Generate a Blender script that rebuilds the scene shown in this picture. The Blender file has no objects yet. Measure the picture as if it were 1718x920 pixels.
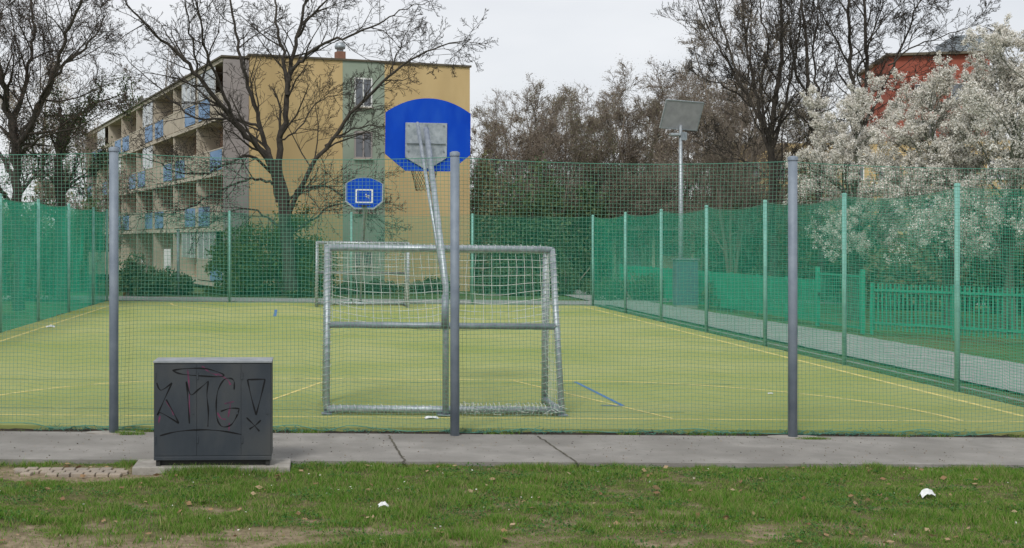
import bpy, math, random
import numpy as np
from math import radians, sin, cos, pi

# ------------------------------------------------------------------ camera, world, sun, exposure
SC = bpy.context.scene
COL = SC.collection
F, PX0, PY0, H0 = 2054.0, 588.0, 402.0, 2.35       # focal length (px of a 1718 wide frame), principal point, eye height
YAW = radians(1.76)
cam_d = bpy.data.cameras.new('camera'); cam = bpy.data.objects.new('camera', cam_d); COL.objects.link(cam)
cam.location = (0, 0, H0); cam.rotation_euler = (pi/2, 0, -YAW)
cam_d.sensor_width = 36; cam_d.lens = 36*F/1718
cam_d.shift_x = (859-PX0)/1718; cam_d.shift_y = -(460-PY0)/1718
cam_d.clip_start = 0.1; cam_d.clip_end = 4000
SC.camera = cam

SUN_EL, SUN_AZ = radians(48), radians(205)          # azimuth measured from +Y clockwise
w = bpy.data.worlds.new('World'); SC.world = w; w.use_nodes = True
nt = w.node_tree; nt.nodes.clear()
out = nt.nodes.new('ShaderNodeOutputWorld'); bg = nt.nodes.new('ShaderNodeBackground')
sky = nt.nodes.new('ShaderNodeTexSky'); sky.sky_type = 'NISHITA'; sky.sun_disc = False
sky.sun_elevation = SUN_EL; sky.sun_rotation = SUN_AZ
tc = nt.nodes.new('ShaderNodeTexCoord'); mp = nt.nodes.new('ShaderNodeMapping'); mp.inputs['Scale'].default_value = (1, 1, 3.5)
no = nt.nodes.new('ShaderNodeTexNoise'); no.inputs['Scale'].default_value = 2.2; no.inputs['Detail'].default_value = 5
rp = nt.nodes.new('ShaderNodeValToRGB')
rp.color_ramp.elements[0].position = 0.3; rp.color_ramp.elements[0].color = (5.1, 5.28, 5.6, 1)
rp.color_ramp.elements[1].position = 0.7; rp.color_ramp.elements[1].color = (6.9, 6.9, 6.95, 1)
mx = nt.nodes.new('ShaderNodeMixRGB'); mx.inputs[0].default_value = 0.9
L = nt.links.new
L(tc.outputs['Generated'], mp.inputs[0]); L(mp.outputs[0], no.inputs['Vector']); L(no.outputs['Fac'], rp.inputs[0])
L(sky.outputs[0], mx.inputs[1]); L(rp.outputs[0], mx.inputs[2]); L(mx.outputs[0], bg.inputs[0])
bg.inputs[1].default_value = 0.095; L(bg.outputs[0], out.inputs[0])

sd = bpy.data.lights.new('sun', 'SUN'); sd.energy = 1.45; sd.angle = radians(14); sd.color = (1, 0.96, 0.9)
sun = bpy.data.objects.new('sun', sd); COL.objects.link(sun)
sun.rotation_euler = (pi/2 - SUN_EL, 0, -SUN_AZ + pi)
SC.view_settings.view_transform = 'Standard'; SC.view_settings.look = 'None'
SC.view_settings.exposure = 0.56; SC.view_settings.gamma = 1.0; SC.view_settings.use_curve_mapping = False
SC.render.film_transparent = False

# ------------------------------------------------------------------ helpers
RT = np.array((cos(YAW), -sin(YAW), 0.0)); FW = np.array((sin(YAW), cos(YAW), 0.0)); UP = np.array((0, 0, 1.0))
SL = 0.0112
def gz(x, y=0):                                    # the place falls gently to the right
    return -SL*np.clip(x, -30, 30)
def ray(px, py): return RT*(px-PX0)/F + FW - UP*(py-PY0)/F
def P(px, py, Z):                                  # point at depth Z
    return np.array((0, 0, H0)) + ray(px, py)*Z
def G(px, py, dz=0.0):                             # point on the ground plane
    d = ray(px, py)
    t = (H0-dz)/(-d[2]-SL*d[0])
    p = np.array((0, 0, H0)) + d*t
    return p

def lin(c):
    return tuple(((v/255)/12.92 if v/255 <= 0.04045 else ((v/255+0.055)/1.055)**2.4) for v in c)

def mat(name, c, rough=0.8, c2=None, scale=3.0, detail=4, metal=0.0, bump=0.0, bscale=None, spec=0.3, island=None, lo=0.35, hi=0.65,
        stretch=None, coord='Object', trans=0.0, c3=None, s3=0.5):
    m = bpy.data.materials.new(name); m.use_nodes = True
    n = m.node_tree; b = n.nodes['Principled BSDF']; k = n.links.new
    b.inputs['Roughness'].default_value = rough; b.inputs['Metallic'].default_value = metal
    b.inputs['Specular IOR Level'].default_value = spec
    b.inputs['Base Color'].default_value = (*c, 1)
    t = n.nodes.new('ShaderNodeTexCoord'); mpn = n.nodes.new('ShaderNodeMapping')
    k(t.outputs[coord], mpn.inputs[0])
    if stretch: mpn.inputs['Scale'].default_value = stretch
    colout = None
    if c2 is not None:
        ns = n.nodes.new('ShaderNodeTexNoise'); ns.inputs['Scale'].default_value = scale; ns.inputs['Detail'].default_value = detail
        ns.inputs['Roughness'].default_value = 0.6
        k(mpn.outputs[0], ns.inputs['Vector'])
        r = n.nodes.new('ShaderNodeValToRGB'); r.color_ramp.elements[0].position = lo; r.color_ramp.elements[1].position = hi
        r.color_ramp.elements[0].color = (*c, 1); r.color_ramp.elements[1].color = (*c2, 1)
        k(ns.outputs['Fac'], r.inputs[0]); colout = r.outputs[0]
        if c3 is not None:
            n3 = n.nodes.new('ShaderNodeTexNoise'); n3.inputs['Scale'].default_value = s3; n3.inputs['Detail'].default_value = 3
            k(mpn.outputs[0], n3.inputs['Vector'])
            r3 = n.nodes.new('ShaderNodeValToRGB'); r3.color_ramp.elements[0].position = 0.45; r3.color_ramp.elements[1].position = 0.68
            k(n3.outputs['Fac'], r3.inputs[0])
            m3 = n.nodes.new('ShaderNodeMixRGB'); k(r3.outputs[0], m3.inputs[0]); k(colout, m3.inputs[1]); m3.inputs[2].default_value = (*c3, 1)
            colout = m3.outputs[0]
    if island is not None:                          # leaves: each its own shade
        g = n.nodes.new('ShaderNodeNewGeometry'); r = n.nodes.new('ShaderNodeValToRGB')
        cs = island
        while len(r.color_ramp.elements) < len(cs): r.color_ramp.elements.new(0.5)
        for i, cc in enumerate(cs):
            r.color_ramp.elements[i].position = i/(len(cs)-1); r.color_ramp.elements[i].color = (*cc, 1)
        k(g.outputs['Random Per Island'], r.inputs[0]); colout = r.outputs[0]
    if colout is not None: k(colout, b.inputs['Base Color'])
    if bump:
        nb = n.nodes.new('ShaderNodeTexNoise'); nb.inputs['Scale'].default_value = bscale or scale*8; nb.inputs['Detail'].default_value = 6
        k(mpn.outputs[0], nb.inputs['Vector'])
        bp = n.nodes.new('ShaderNodeBump'); bp.inputs['Strength'].default_value = bump; bp.inputs['Distance'].default_value = 0.02
        k(nb.outputs['Fac'], bp.inputs['Height']); k(bp.outputs[0], b.inputs['Normal'])
    if trans:
        tr = n.nodes.new('ShaderNodeBsdfTranslucent'); ms = n.nodes.new('ShaderNodeMixShader'); ms.inputs[0].default_value = trans
        if colout is not None: k(colout, tr.inputs[0])
        else: tr.inputs[0].default_value = (*c, 1)
        k(b.outputs[0], ms.inputs[1]); k(tr.outputs[0], ms.inputs[2]); k(ms.outputs[0], n.nodes['Material Output'].inputs[0])
    return m

def link(name, me, m, parent=None, loc=None, smooth=False):
    o = bpy.data.objects.new(name, me); COL.objects.link(o)
    if m: me.materials.append(m)
    if parent: o.parent = parent
    if loc is not None: o.location = loc
    if smooth and len(me.polygons): me.polygons.foreach_set('use_smooth', [True]*len(me.polygons))
    return o
def tag(o, label=None, cat=None, group=None, kind=None):
    if label: o['label'] = label
    if cat: o['category'] = cat
    if group: o['group'] = group
    if kind: o['kind'] = kind
    return o
def empty(name, loc=(0, 0, 0), rz=0, label=None, cat=None, group=None):
    o = bpy.data.objects.new(name, None); COL.objects.link(o); o.location = loc; o.rotation_euler = (0, 0, rz)
    return tag(o, label, cat, group)
def arr_mesh(name, V, Fc):                           # V (n,3), Fc (m,k)
    me = bpy.data.meshes.new(name); V = np.asarray(V, np.float32).reshape(-1, 3); Fc = np.asarray(Fc, np.int32)
    k = Fc.shape[1]; m = Fc.shape[0]
    me.vertices.add(len(V)); me.vertices.foreach_set('co', V.ravel())
    me.loops.add(m*k); me.loops.foreach_set('vertex_index', Fc.ravel())
    me.polygons.add(m); me.polygons.foreach_set('loop_start', np.arange(0, m*k, k, dtype=np.int32))
    me.update(calc_edges=True); return me

class MB:
    def __init__(s): s.v = []; s.f = []
    def add(s, vs, fs):
        b = len(s.v); s.v += [tuple(map(float, p)) for p in vs]; s.f += [tuple(i+b for i in f) for f in fs]; return s
    def box(s, x0, x1, y0, y1, z0, z1):
        return s.add([(x0,y0,z0),(x1,y0,z0),(x1,y1,z0),(x0,y1,z0),(x0,y0,z1),(x1,y0,z1),(x1,y1,z1),(x0,y1,z1)],
                     [(0,3,2,1),(4,5,6,7),(0,1,5,4),(1,2,6,5),(2,3,7,6),(3,0,4,7)])
    def tube(s, pts, r, k=10, cap=True):
        pts = [np.array(p, float) for p in pts]; n = len(pts); rs = r if hasattr(r, '__len__') else [r]*n
        vs = []; pe = None
        for i, p in enumerate(pts):
            t = pts[min(i+1, n-1)] - pts[max(i-1, 0)]; t /= np.linalg.norm(t)+1e-9
            if pe is None: a = np.cross(t, (0, 0, 1) if abs(t[2]) < .9 else (1, 0, 0))
            else: a = pe - t*np.dot(pe, t)
            a /= np.linalg.norm(a)+1e-9; pe = a; b2 = np.cross(t, a)
            for j in range(k): q = 2*pi*j/k; vs.append(p + rs[i]*(cos(q)*a + sin(q)*b2))
        fs = [(i*k+j, i*k+(j+1) % k, (i+1)*k+(j+1) % k, (i+1)*k+j) for i in range(n-1) for j in range(k)]
        if cap: fs += [tuple(range(k))[::-1], tuple((n-1)*k+j for j in range(k))]
        return s.add(vs, fs)
    def prism(s, poly, y0, y1):                      # poly in (x,z), extruded along y
        n = len(poly); vs = [(x, y0, z) for x, z in poly] + [(x, y1, z) for x, z in poly]
        fs = [tuple(range(n)), tuple(range(2*n-1, n-1, -1))] + [(i, i+n, (i+1) % n+n, (i+1) % n) for i in range(n)]
        return s.add(vs, fs)
    def lathe(s, c, prof, k=16):
        vs = []; c = np.array(c, float)
        for r, z in prof:
            for j in range(k): q = 2*pi*j/k; vs.append(c + (r*cos(q), r*sin(q), z))
        n = len(prof); fs = [(i*k+j, i*k+(j+1) % k, (i+1)*k+(j+1) % k, (i+1)*k+j) for i in range(n-1) for j in range(k)]
        return s.add(vs, fs)
    def build(s, name, m, parent=None, bevel=0, smooth=False, loc=None):
        me = bpy.data.meshes.new(name); me.from_pydata(s.v, [], s.f); me.update()
        o = link(name, me, m, parent, loc, False)
        if smooth:
            for p in me.polygons: p.use_smooth = len(p.vertices) == 4
        if bevel:
            b = o.modifiers.new('b', 'BEVEL'); b.width = bevel; b.segments = 2; b.limit_method = 'ANGLE'
        return o

_R = np.random.default_rng(5); _LAT = _R.random((256, 256))
def vnoise(x, y, s=1.0, o=0):
    x = np.asarray(x, float)/s + o*17.3; y = np.asarray(y, float)/s + o*9.1
    i = np.floor(x).astype(int); j = np.floor(y).astype(int); u = x-i; v = y-j; u = u*u*(3-2*u); v = v*v*(3-2*v)
    g = lambda a, b: _LAT[a % 256, b % 256]
    return (g(i, j)*(1-u)+g(i+1, j)*u)*(1-v) + (g(i, j+1)*(1-u)+g(i+1, j+1)*u)*v
def fbm(x, y, s, o=0, n=4):
    t = 0; a = 0.5; tot = 0
    for k in range(n): t = t + a*vnoise(x, y, s/2**k, o+k*3); tot += a; a *= 0.55
    return t/tot

def batch_tubes(paths, radii, k):                     # paths (S,N,3), radii (S,N)
    S, N, _ = paths.shape
    t = np.empty_like(paths); t[:, 1:-1] = paths[:, 2:]-paths[:, :-2]; t[:, 0] = paths[:, 1]-paths[:, 0]; t[:, -1] = paths[:, -1]-paths[:, -2]
    t /= np.linalg.norm(t, axis=2, keepdims=True)+1e-9
    ref = np.where(np.abs(t[:, :1, 2:3]) < .85, np.array((0, 0, 1.0)), np.array((1.0, 0, 0)))
    a = np.cross(t, np.broadcast_to(ref, t.shape)); a /= np.linalg.norm(a, axis=2, keepdims=True)+1e-9
    b = np.cross(t, a)
    q = np.arange(k)*2*pi/k
    V = paths[:, :, None] + radii[:, :, None, None]*(np.cos(q)[None, None, :, None]*a[:, :, None]+np.sin(q)[None, None, :, None]*b[:, :, None])
    base = (np.arange(S)*N*k)[:, None, None]; i = (np.arange(N-1)*k)[None, :, None]; j = np.arange(k)[None, None, :]; j2 = (j+1) % k
    Fq = np.stack([base+i+j, base+i+j2, base+i+k+j2, base+i+k+j], -1).reshape(-1, 4)
    return V.reshape(-1, 3), Fq
def join_tubes(T, name, minr=0.0):                    # T: list of (pts, radii, sides)
    groups = {}
    for p, r, k in T: groups.setdefault((len(p), k), []).append((p, r))
    Vs, Fs, b = [], [], 0
    for (n, k), lst in groups.items():
        V, Fq = batch_tubes(np.array([a for a, _ in lst]), np.maximum(np.array([c for _, c in lst]), minr), k)
        Vs.append(V); Fs.append(Fq+b); b += len(V)
    return arr_mesh(name, np.concatenate(Vs), np.concatenate(Fs))

def grow(T, p, d, Ln, r, lv, c, rng, tips):
    n = 5 if lv <= 1 else (4 if lv == 2 else 3)
    pts = [p]; dirs = [d]; q = p.copy(); d = d/np.linalg.norm(d)
    wob = c.get('wob', .16)
    for i in range(n):
        d = d + rng.normal(0, wob, 3) + (0, 0, c.get('trop', .06)); d = d/np.linalg.norm(d)
        q = q + d*Ln/n; pts.append(q); dirs.append(d)
    e = r*c.get('taper', .35) if lv < c['max'] else r*.4
    rad = np.linspace(r, e, n+1)
    T.append((np.array(pts), rad, 7 if lv <= 1 else (5 if lv == 2 else 3)))
    if lv >= c['max']: tips.extend(pts[1:]); return
    if lv == c['max']-1: tips.extend(pts[2:])
    sub(T, pts, dirs, rad, Ln, lv, c, rng, tips)
def sub(T, pts, dirs, rad, Ln, lv, c, rng, tips, nch=None, lo=None):
    n = len(pts)-1; m = nch or c['n'][lv]; lo = c.get('lo', .25) if lo is None else lo
    for k in range(m):
        t = lo + (1-lo)*(k+rng.random())/m; t = min(t, .999); i = int(t*n); f = t*n-i
        pos = pts[i]*(1-f)+pts[i+1]*f; dd = np.array(dirs[i+1], float)
        v = rng.normal(0, 1, 3); v -= dd*np.dot(v, dd)/np.dot(dd, dd); v /= np.linalg.norm(v)+1e-9
        ang = rng.uniform(*c.get('ang', (.45, .95)))
        nd = dd/np.linalg.norm(dd)*cos(ang) + v*sin(ang)
        rr = (rad[i]*(1-f)+rad[i+1]*f)*rng.uniform(.36, .6)
        grow(T, pos, nd, Ln*c.get('ratio', .62)*rng.uniform(.7, 1.2)*(1.15-.55*t), rr, lv+1, c, rng, tips)

def leaf_quads(C, size, rng, flat=0.0, aspect=0.6):
    n = len(C); a = rng.normal(0, 1, (n, 3)); a[:, 2] *= (1-flat); a /= np.linalg.norm(a, axis=1, keepdims=True)
    b = rng.normal(0, 1, (n, 3)); b[:, 2] *= (1-flat); b -= a*np.sum(a*b, 1, keepdims=True); b /= np.linalg.norm(b, axis=1, keepdims=True)+1e-9
    s = size*rng.uniform(.55, 1.4, (n, 1)); a *= s; b *= s*aspect
    V = np.stack([C-a, C-b*.9, C+a, C+b], 1).reshape(-1, 3)
    return V, np.arange(4*n).reshape(n, 4)

def foliage_mesh(name, lumps, n, size, seed, hollow=.35):
    rng = np.random.default_rng(seed); lumps = np.array(lumps, float); vol = (lumps[:, 3]*lumps[:, 4]*lumps[:, 5])**.75; pr = vol/vol.sum()
    # every lump is broken again into small clumps so that the outline is uneven and gaps show
    idx = rng.choice(len(lumps), max(len(lumps)*14, 60), p=pr); d = rng.normal(0, 1, (len(idx), 3)); d /= np.linalg.norm(d, axis=1, keepdims=True)
    cc = lumps[idx, :3]+d*lumps[idx, 3:6]*rng.uniform(hollow, 1.0, (len(idx), 1)); cr = lumps[idx, 3:6].mean(1)*rng.uniform(.18, .42, len(idx))
    k = rng.integers(0, len(cc), n); d = rng.normal(0, .55, (n, 3))
    C = cc[k]+d*cr[k, None]
    V, Fq = leaf_quads(C, size, rng)
    return arr_mesh(name, V, Fq)

# ------------------------------------------------------------------ materials
M = {}
M['galv'] = mat('galvanised steel', (.28, .32, .35), .5, (.19, .22, .25), 9, metal=.35, spec=.5, bump=.08, bscale=60)
M['galv_l'] = mat('bright galvanised steel', (.42, .46, .49), .45, (.27, .31, .34), 14, metal=.45, spec=.5, bump=.06, bscale=50)
M['post'] = mat('grey painted post', (.23, .27, .32), .6, (.17, .205, .255), 5, metal=.15, bump=.1, bscale=70)
M['postg'] = mat('weathered post', (.20, .44, .38), .65, (.15, .35, .31), 5)
M['net'] = mat('green net cord', (.17, .37, .27), .75, trans=.15)
M['net_s'] = mat('bright green net cord', (.05, .53, .36), .7, trans=.3)
M['rope'] = mat('pale green rope', (.10, .27, .20), .8)
M['wnet'] = mat('white net cord', (.62, .66, .62), .8)
M['blue'] = mat('blue board', (.002, .05, .44), .6, (.003, .062, .50), 2.5, spec=.12, c3=(.012, .085, .50), s3=3.5, stretch=(1, 1, .4))
M['white'] = mat('white paint', (.72, .73, .72), .6)
M['dark'] = mat('dark metal', (.03, .03, .03), .6)
M['cab'] = mat('anthracite paint', (.032, .040, .052), .5, (.046, .055, .067), 3.0, detail=9, bump=.04, bscale=90, spec=.35, c3=(.062, .066, .07), s3=2.6, stretch=(1, 1, .5))
M['cabtop'] = mat('cabinet top', (.30, .32, .34), .6, (.22, .24, .26), 8)
M['ink'] = mat('black marker', (.006, .006, .008), .5)
M['pink'] = mat('faded magenta marker', (.17, .035, .09), .7, (.05, .035, .055), 9)
M['conc'] = mat('concrete', (.36, .34, .31), .9, (.25, .235, .21), 6, bump=.4, bscale=60)
M['asph'] = mat('pavement asphalt', (.225, .215, .20), .92, (.31, .295, .275), 2.3, detail=10, bump=.6, bscale=110, c3=(.20, .19, .175), s3=.8)
M['path'] = mat('path asphalt', (.26, .26, .26), .92, (.33, .33, .32), 1.5, detail=8, bump=.3, bscale=90)
M['turf'] = mat('artificial turf', (.37, .41, .145), .95, (.43, .455, .19), .55, detail=9, bump=.9, bscale=220, spec=.1, c3=(.31, .37, .115), s3=.22)
M['yline'] = mat('yellow line', (.68, .55, .19), .95, (.54, .49, .19), 9, bump=.1, bscale=200)
M['bline'] = mat('blue line', (.06, .16, .38), .95, (.10, .20, .32), 9, bump=.1, bscale=200)
M['bline2'] = mat('faded blue line', (.14, .26, .17), .95, (.20, .29, .12), 3)
M['soil'] = mat('damp soil', (.018, .016, .012), .95, (.05, .04, .028), 9, bump=.8, bscale=60)
M['joint'] = mat('joint dirt', (.06, .055, .045), .95, (.12, .11, .085), 12)
M['field'] = mat('distant grass', (.045, .10, .022), .95, (.08, .125, .035), .8, detail=8, bump=.6, bscale=30, c3=(.11, .12, .05), s3=.25)
M['bark'] = mat('dark bark', (.036, .031, .027), .95, (.07, .061, .052), 6, bump=.6, bscale=25)
M['bark2'] = mat('brown bark', (.18, .15, .125), .95, (.25, .21, .175), 5)
M['bark3'] = mat('grey green bark', (.07, .085, .06), .95, (.12, .13, .10), 5)

def leafmat(n, cs, tr=.25): return mat(n, cs[0], .8, island=cs, trans=tr, spec=.2)
M['l_dark'] = leafmat('evergreen leaves', [(.045, .08, .04), (.075, .12, .055), (.11, .16, .07), (.16, .20, .095)])
M['l_spring'] = leafmat('spring leaves', [(.05, .08, .02), (.09, .135, .03), (.13, .17, .04), (.17, .20, .055)])
M['l_brown'] = leafmat('brown buds', [(.21, .175, .135), (.28, .235, .18), (.36, .30, .23), (.29, .28, .18)])
M['l_red'] = leafmat('reddish buds', [(.07, .045, .038), (.11, .065, .05), (.15, .095, .07)])
M['l_mix'] = leafmat('mixed brown green leaves', [(.15, .15, .085), (.20, .20, .11), (.26, .225, .15), (.20, .25, .11)])
M['blossom'] = leafmat('blossom', [(.42, .38, .32), (.76, .73, .66), (.88, .86, .81), (.92, .91, .89)], .3)

# ------------------------------------------------------------------ ground
def sheet(name, xs, ys, dz, m, kind='structure', bumpf=None):
    xs = np.array(sorted(xs), float); ys = np.array(sorted(ys), float); X, Y = np.meshgrid(xs, ys)
    Z = gz(X) + dz
    if bumpf: Z = Z + bumpf(X, Y)
    n, k = X.shape; V = np.stack([X, Y, Z], -1).reshape(-1, 3); i = np.arange(n-1)[:, None]*k; j = np.arange(k-1)[None]
    Fq = np.stack([i+j, i+j+1, i+j+1+k, i+j+k], -1).reshape(-1, 4)
    o = link(name, arr_mesh(name, V, Fq), m); tag(o, kind=kind); return o

XL, XR, YF, YB = -7.34, 10.1, 14.72, 43.9            # the pitch enclosure
sheet('ground', [-400, -200, -30, -10, 0, 10, 30, 200, 400], [-150, 0, 14.45, 14.6, 60, 200, 400], -0.02, M['field'], bumpf=lambda x, y: np.where(y < 14.5, -.08, 0))
def slab(name, x0, x1, y0, y1, z0, z1, m, nx=12):
    mb = MB(); xs = np.linspace(x0, x1, nx+1)
    for a, b in zip(xs[:-1], xs[1:]):
        za, zb = gz(a), gz(b)
        mb.add([(a,y0,za+z0),(b,y0,zb+z0),(b,y1,zb+z0),(a,y1,za+z0),(a,y0,za+z1),(b,y0,zb+z1),(b,y1,zb+z1),(a,y1,za+z1)],
               [(4,5,6,7),(0,1,5,4),(2,3,7,6)])
    return tag(mb.build(name, m), kind='structure')
slab('pavement', -24, 30, 12.72, YF-.18, -.3, .05, M['asph'])
sheet('soil_strip', np.linspace(-24, 30, 400), [YF-.18, YF-.12, YF-.06, YF-.02, YF+.03, YF+.08, YF+.15], .03, M['soil'], bumpf=lambda x, y: (vnoise(x, y*3, .12, 4)-.45)*.045)
slab('turf', XL, XR, YF+.13, YB-.05, -.1, .075, M['turf'])
pth = [(11.35, 14.2, 12.8), (11.3, 14.2, 25), (11.2, 14.1, 33), (11.1, 13.45, 45), (11.1, 13.3, 60)]
tag(MB().add([(x, y, gz(x)+.02) for a, b, y in pth for x in (a, b)], [(2*i, 2*i+1, 2*i+3, 2*i+2) for i in range(4)]).build('path_beside_pitch', M['path']), kind='structure')
sheet('path_behind_pitch', [-12, -7, 0, 7, 11.09], [45.4, 48.6], .02, M['path'])
sheet('path_to_houses', [13.42, 16, 30, 60], [48.6, 51.2], .016, M['path'])
slab('kerb', XR+.3, XR+.42, YF+.3, YB+1, -.1, .09, M['conc'], 2)
slab('kerb_behind_pitch', XL-1, XR+.29, YB+.35, YB+.5, -.1, .10, M['conc'], 8)

def line(name, pts, wd, m, dz=.0762, steps=1):
    pts = [np.array(p[:2]) for p in pts]; vs = []; fs = []; n = len(pts)
    for i, p in enumerate(pts):
        t = pts[min(i+1, n-1)]-pts[max(i-1, 0)]; t /= np.linalg.norm(t); nn = np.array((-t[1], t[0]))*wd/2
        for q in (p+nn, p-nn): vs.append((q[0], q[1], gz(q[0])+dz))
    fs = [(2*i, 2*i+1, 2*i+3, 2*i+2) for i in range(n-1)]
    o = MB().add(vs, fs).build(name, m); return tag(o, kind='structure')
gp = lambda x, y: G(x, y, .078)
RX = gp(1330, 602)[0]; YN = 15.72; LXl = -6.75
YE = 42.9
line('line_right_side', [(RX, YN), (RX, YE)], .085, M['yline'])
line('line_left_side', [(LXl, YN), (LXl, YE)], .08, M['yline'])
line('line_near_end', [(LXl, YN), (RX, YN)], .05, M['yline'])
line('line_far_end', [(LXl, YE), (RX, YE)], .05, M['yline'])
CX = 1.78
def arc(cx, cy, r, a0, a1, n=40): return [(cx+r*cos(a0+(a1-a0)*i/n), cy+r*sin(a0+(a1-a0)*i/n)) for i in range(n+1)]
# goal areas: quarter arcs joined by a straight piece
def area(y0, s, r, hw):
    a = arc(CX-hw, y0, r, pi, pi/2, 24); b = arc(CX+hw, y0, r, pi/2, 0, 24)
    return [(x, y0+s*(y-y0)) for x, y in a+b]
line('goal_area_near', area(YN, 1, 4.3, 2.4), .065, M['yline'], .0775)
line('goal_area_far', area(YE, -1, 4.3, 2.4), .08, M['yline'], .0775)
for nm, s, y0 in (('near', 1, YN), ('far', -1, YE)):
    line('key_left_'+nm, [(CX-2.9, y0), (CX-1.5, y0+s*4.2)], .05, M['yline'], .079)
    line('key_right_'+nm, [(CX+2.9, y0), (CX+1.5, y0+s*4.2)], .05, M['yline'], .079)
line('blue_line_near', [(LXl, 16.35), (5.0, 16.35)], .03, M['bline2'], .079)
line('blue_line_crossing', [(-5, 19.6), (7, 19.6)], .03, M['bline2'], .079)
line('blue_dash', [gp(965, 641), gp(1045, 681)], .06, M['bline'], .0805)
line('blue_tick', [gp(1008, 680.5), gp(1045, 681.5)], .045, M['bline'], .082)
line('halfway_line', [(LXl, 29.3), (RX, 29.3)], .04, M['yline'], .0775)
line('blue_mark_far', [gp(461, 531), gp(463, 520)], .09, M['bline'], .0805)

# ------------------------------------------------------------------ lawn in front
def bare(x, y):
    b = .58*fbm(x*.62, y*1.5, 1.0, 2, 5)+.42*fbm(x, y*1.7, .26, 6, 4)
    b = b + np.clip((10.5-y)*.07, -.06, .10)
    for cx, cy, sx, sy, a in ((6.6, 11.75, .75, .16, .30), (8.1, 10.75, .7, .14, .25), (5.2, 10.75, .5, .12, .22), (-2.45, 12.3, 1.1, .36, .5), (2.8, 10.35, .8, .25, .15), (-1.9, 9.4, 1.0, .25, .1), (3.6, 12.6, .8, .07, .12)):
        b = b + a*np.exp(-((x-cx)/sx)**2-((y-cy)/sy)**2)
    return np.clip((b-.54)/.15, 0, 1)
xs = np.arange(-14, 18, .05); ys = np.arange(6.5, 12.721, .05); X, Y = np.meshgrid(xs, ys)
def lawn_h(X, Y): return gz(X)+.008 + (fbm(X, Y, .8, 9)-.5)*.06 - .02*bare(X, Y)
V = np.stack([X, Y, lawn_h(X, Y)], -1).reshape(-1, 3); k = X.shape[1]
i = np.arange(X.shape[0]-1)[:, None]*k; j = np.arange(k-1)[None]
me = arr_mesh('lawn', V, np.stack([i+j, i+j+1, i+j+1+k, i+j+k], -1).reshape(-1, 4))
at = me.attributes.new('bare', 'FLOAT', 'POINT'); at.data.foreach_set('value', bare(X, Y).ravel().astype(np.float32))
ml = mat('lawn soil', (.06, .075, .025), .95, (.15, .13, .065), 5, detail=8, bump=.9, bscale=45, spec=.1)
n_ = ml.node_tree; bb = n_.nodes['Principled BSDF']; an = n_.nodes.new('ShaderNodeAttribute'); an.attribute_name = 'bare'
src = bb.inputs['Base Color'].links[0].from_socket; mm = n_.nodes.new('ShaderNodeMixRGB')
ns = n_.nodes.new('ShaderNodeTexNoise'); ns.inputs['Scale'].default_value = 14; ns.inputs['Detail'].default_value = 8
tcx = n_.nodes.new('ShaderNodeTexCoord'); n_.links.new(tcx.outputs['Object'], ns.inputs['Vector'])
rr = n_.nodes.new('ShaderNodeValToRGB'); rr.color_ramp.elements[0].position = .3; rr.color_ramp.elements[1].position = .7
rr.color_ramp.elements[0].color = (.14, .11, .07, 1); rr.color_ramp.elements[1].color = (.30, .245, .165, 1)
n_.links.new(ns.outputs['Fac'], rr.inputs[0]); n_.links.new(an.outputs['Fac'], mm.inputs[0]); n_.links.new(src, mm.inputs[1]); n_.links.new(rr.outputs[0], mm.inputs[2])
n_.links.new(mm.outputs[0], bb.inputs['Base Color'])
tag(link('lawn', me, ml, smooth=True), kind='structure')

rng = np.random.default_rng(11)
def blades(N, x0, x1, y0, y1, hf, seed, dens, wd=(.0022, .0045), zf=lawn_h):
    r = np.random.default_rng(seed); x = r.uniform(x0, x1, N); y = r.uniform(y0, y1, N)
    keep = r.random(N) < dens(x, y); x, y = x[keep], y[keep]; n = len(x)
    h = hf(x, y, r); a = r.uniform(0, 2*pi, n); wv = r.uniform(*wd, n); lean = r.uniform(.1, 1.0, n)*h; la = r.uniform(0, 2*pi, n)
    z = zf(x, y)
    b0 = np.stack([x-wv*np.cos(a), y-wv*np.sin(a), z], -1); b1 = np.stack([x+wv*np.cos(a), y+wv*np.sin(a), z], -1)
    t = np.stack([x+lean*np.cos(la), y+lean*np.sin(la), z+h], -1)
    return np.stack([b0, b1, t], 1).reshape(-1, 3), np.arange(3*n).reshape(n, 3)
def hgt(x, y, r):
    c = fbm(x, y, .35, 21, 3); return (.012+.058*np.clip(c*2.6-.95, 0, 1))*r.uniform(.4, 1.35, len(x))
dn = lambda x, y: np.clip((1-bare(x, y)*.93), .04, 1)*np.clip(.1+2.2*(fbm(x, y*1.3, .3, 31, 4)-.25), .12, 1)
V, Fq = blades(1100000, -9.5, 13.5, 8.6, 12.71, hgt, 3, dn, (.0022, .005))
gm = leafmat('grass blades', [(.05, .13, .012), (.095, .24, .022), (.14, .32, .04), (.20, .33, .06), (.27, .28, .10), (.40, .34, .19)], .4)
tag(link('grass', arr_mesh('grass', V, Fq), gm), 'short patchy green grass in front of the pavement', 'grass', kind='stuff')
r = np.random.default_rng(61); x = r.uniform(-9, 12, 90000); y = r.uniform(8.8, 12.7, 90000); kp = (fbm(x, y, .45, 91, 3) > .56) & (bare(x, y) < .6); x, y = x[kp], y[kp]
V, Fq = leaf_quads(np.stack([x, y, lawn_h(x, y)+r.uniform(.01, .045, len(x))], -1), .010, r, .6, .9)
tag(link('clover', arr_mesh('clover', V, Fq), leafmat('clover leaves', [(.04, .12, .03), (.07, .17, .04), (.11, .22, .06)], .3)), 'patches of small round clover leaves in the lawn', 'clover', kind='stuff')
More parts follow.
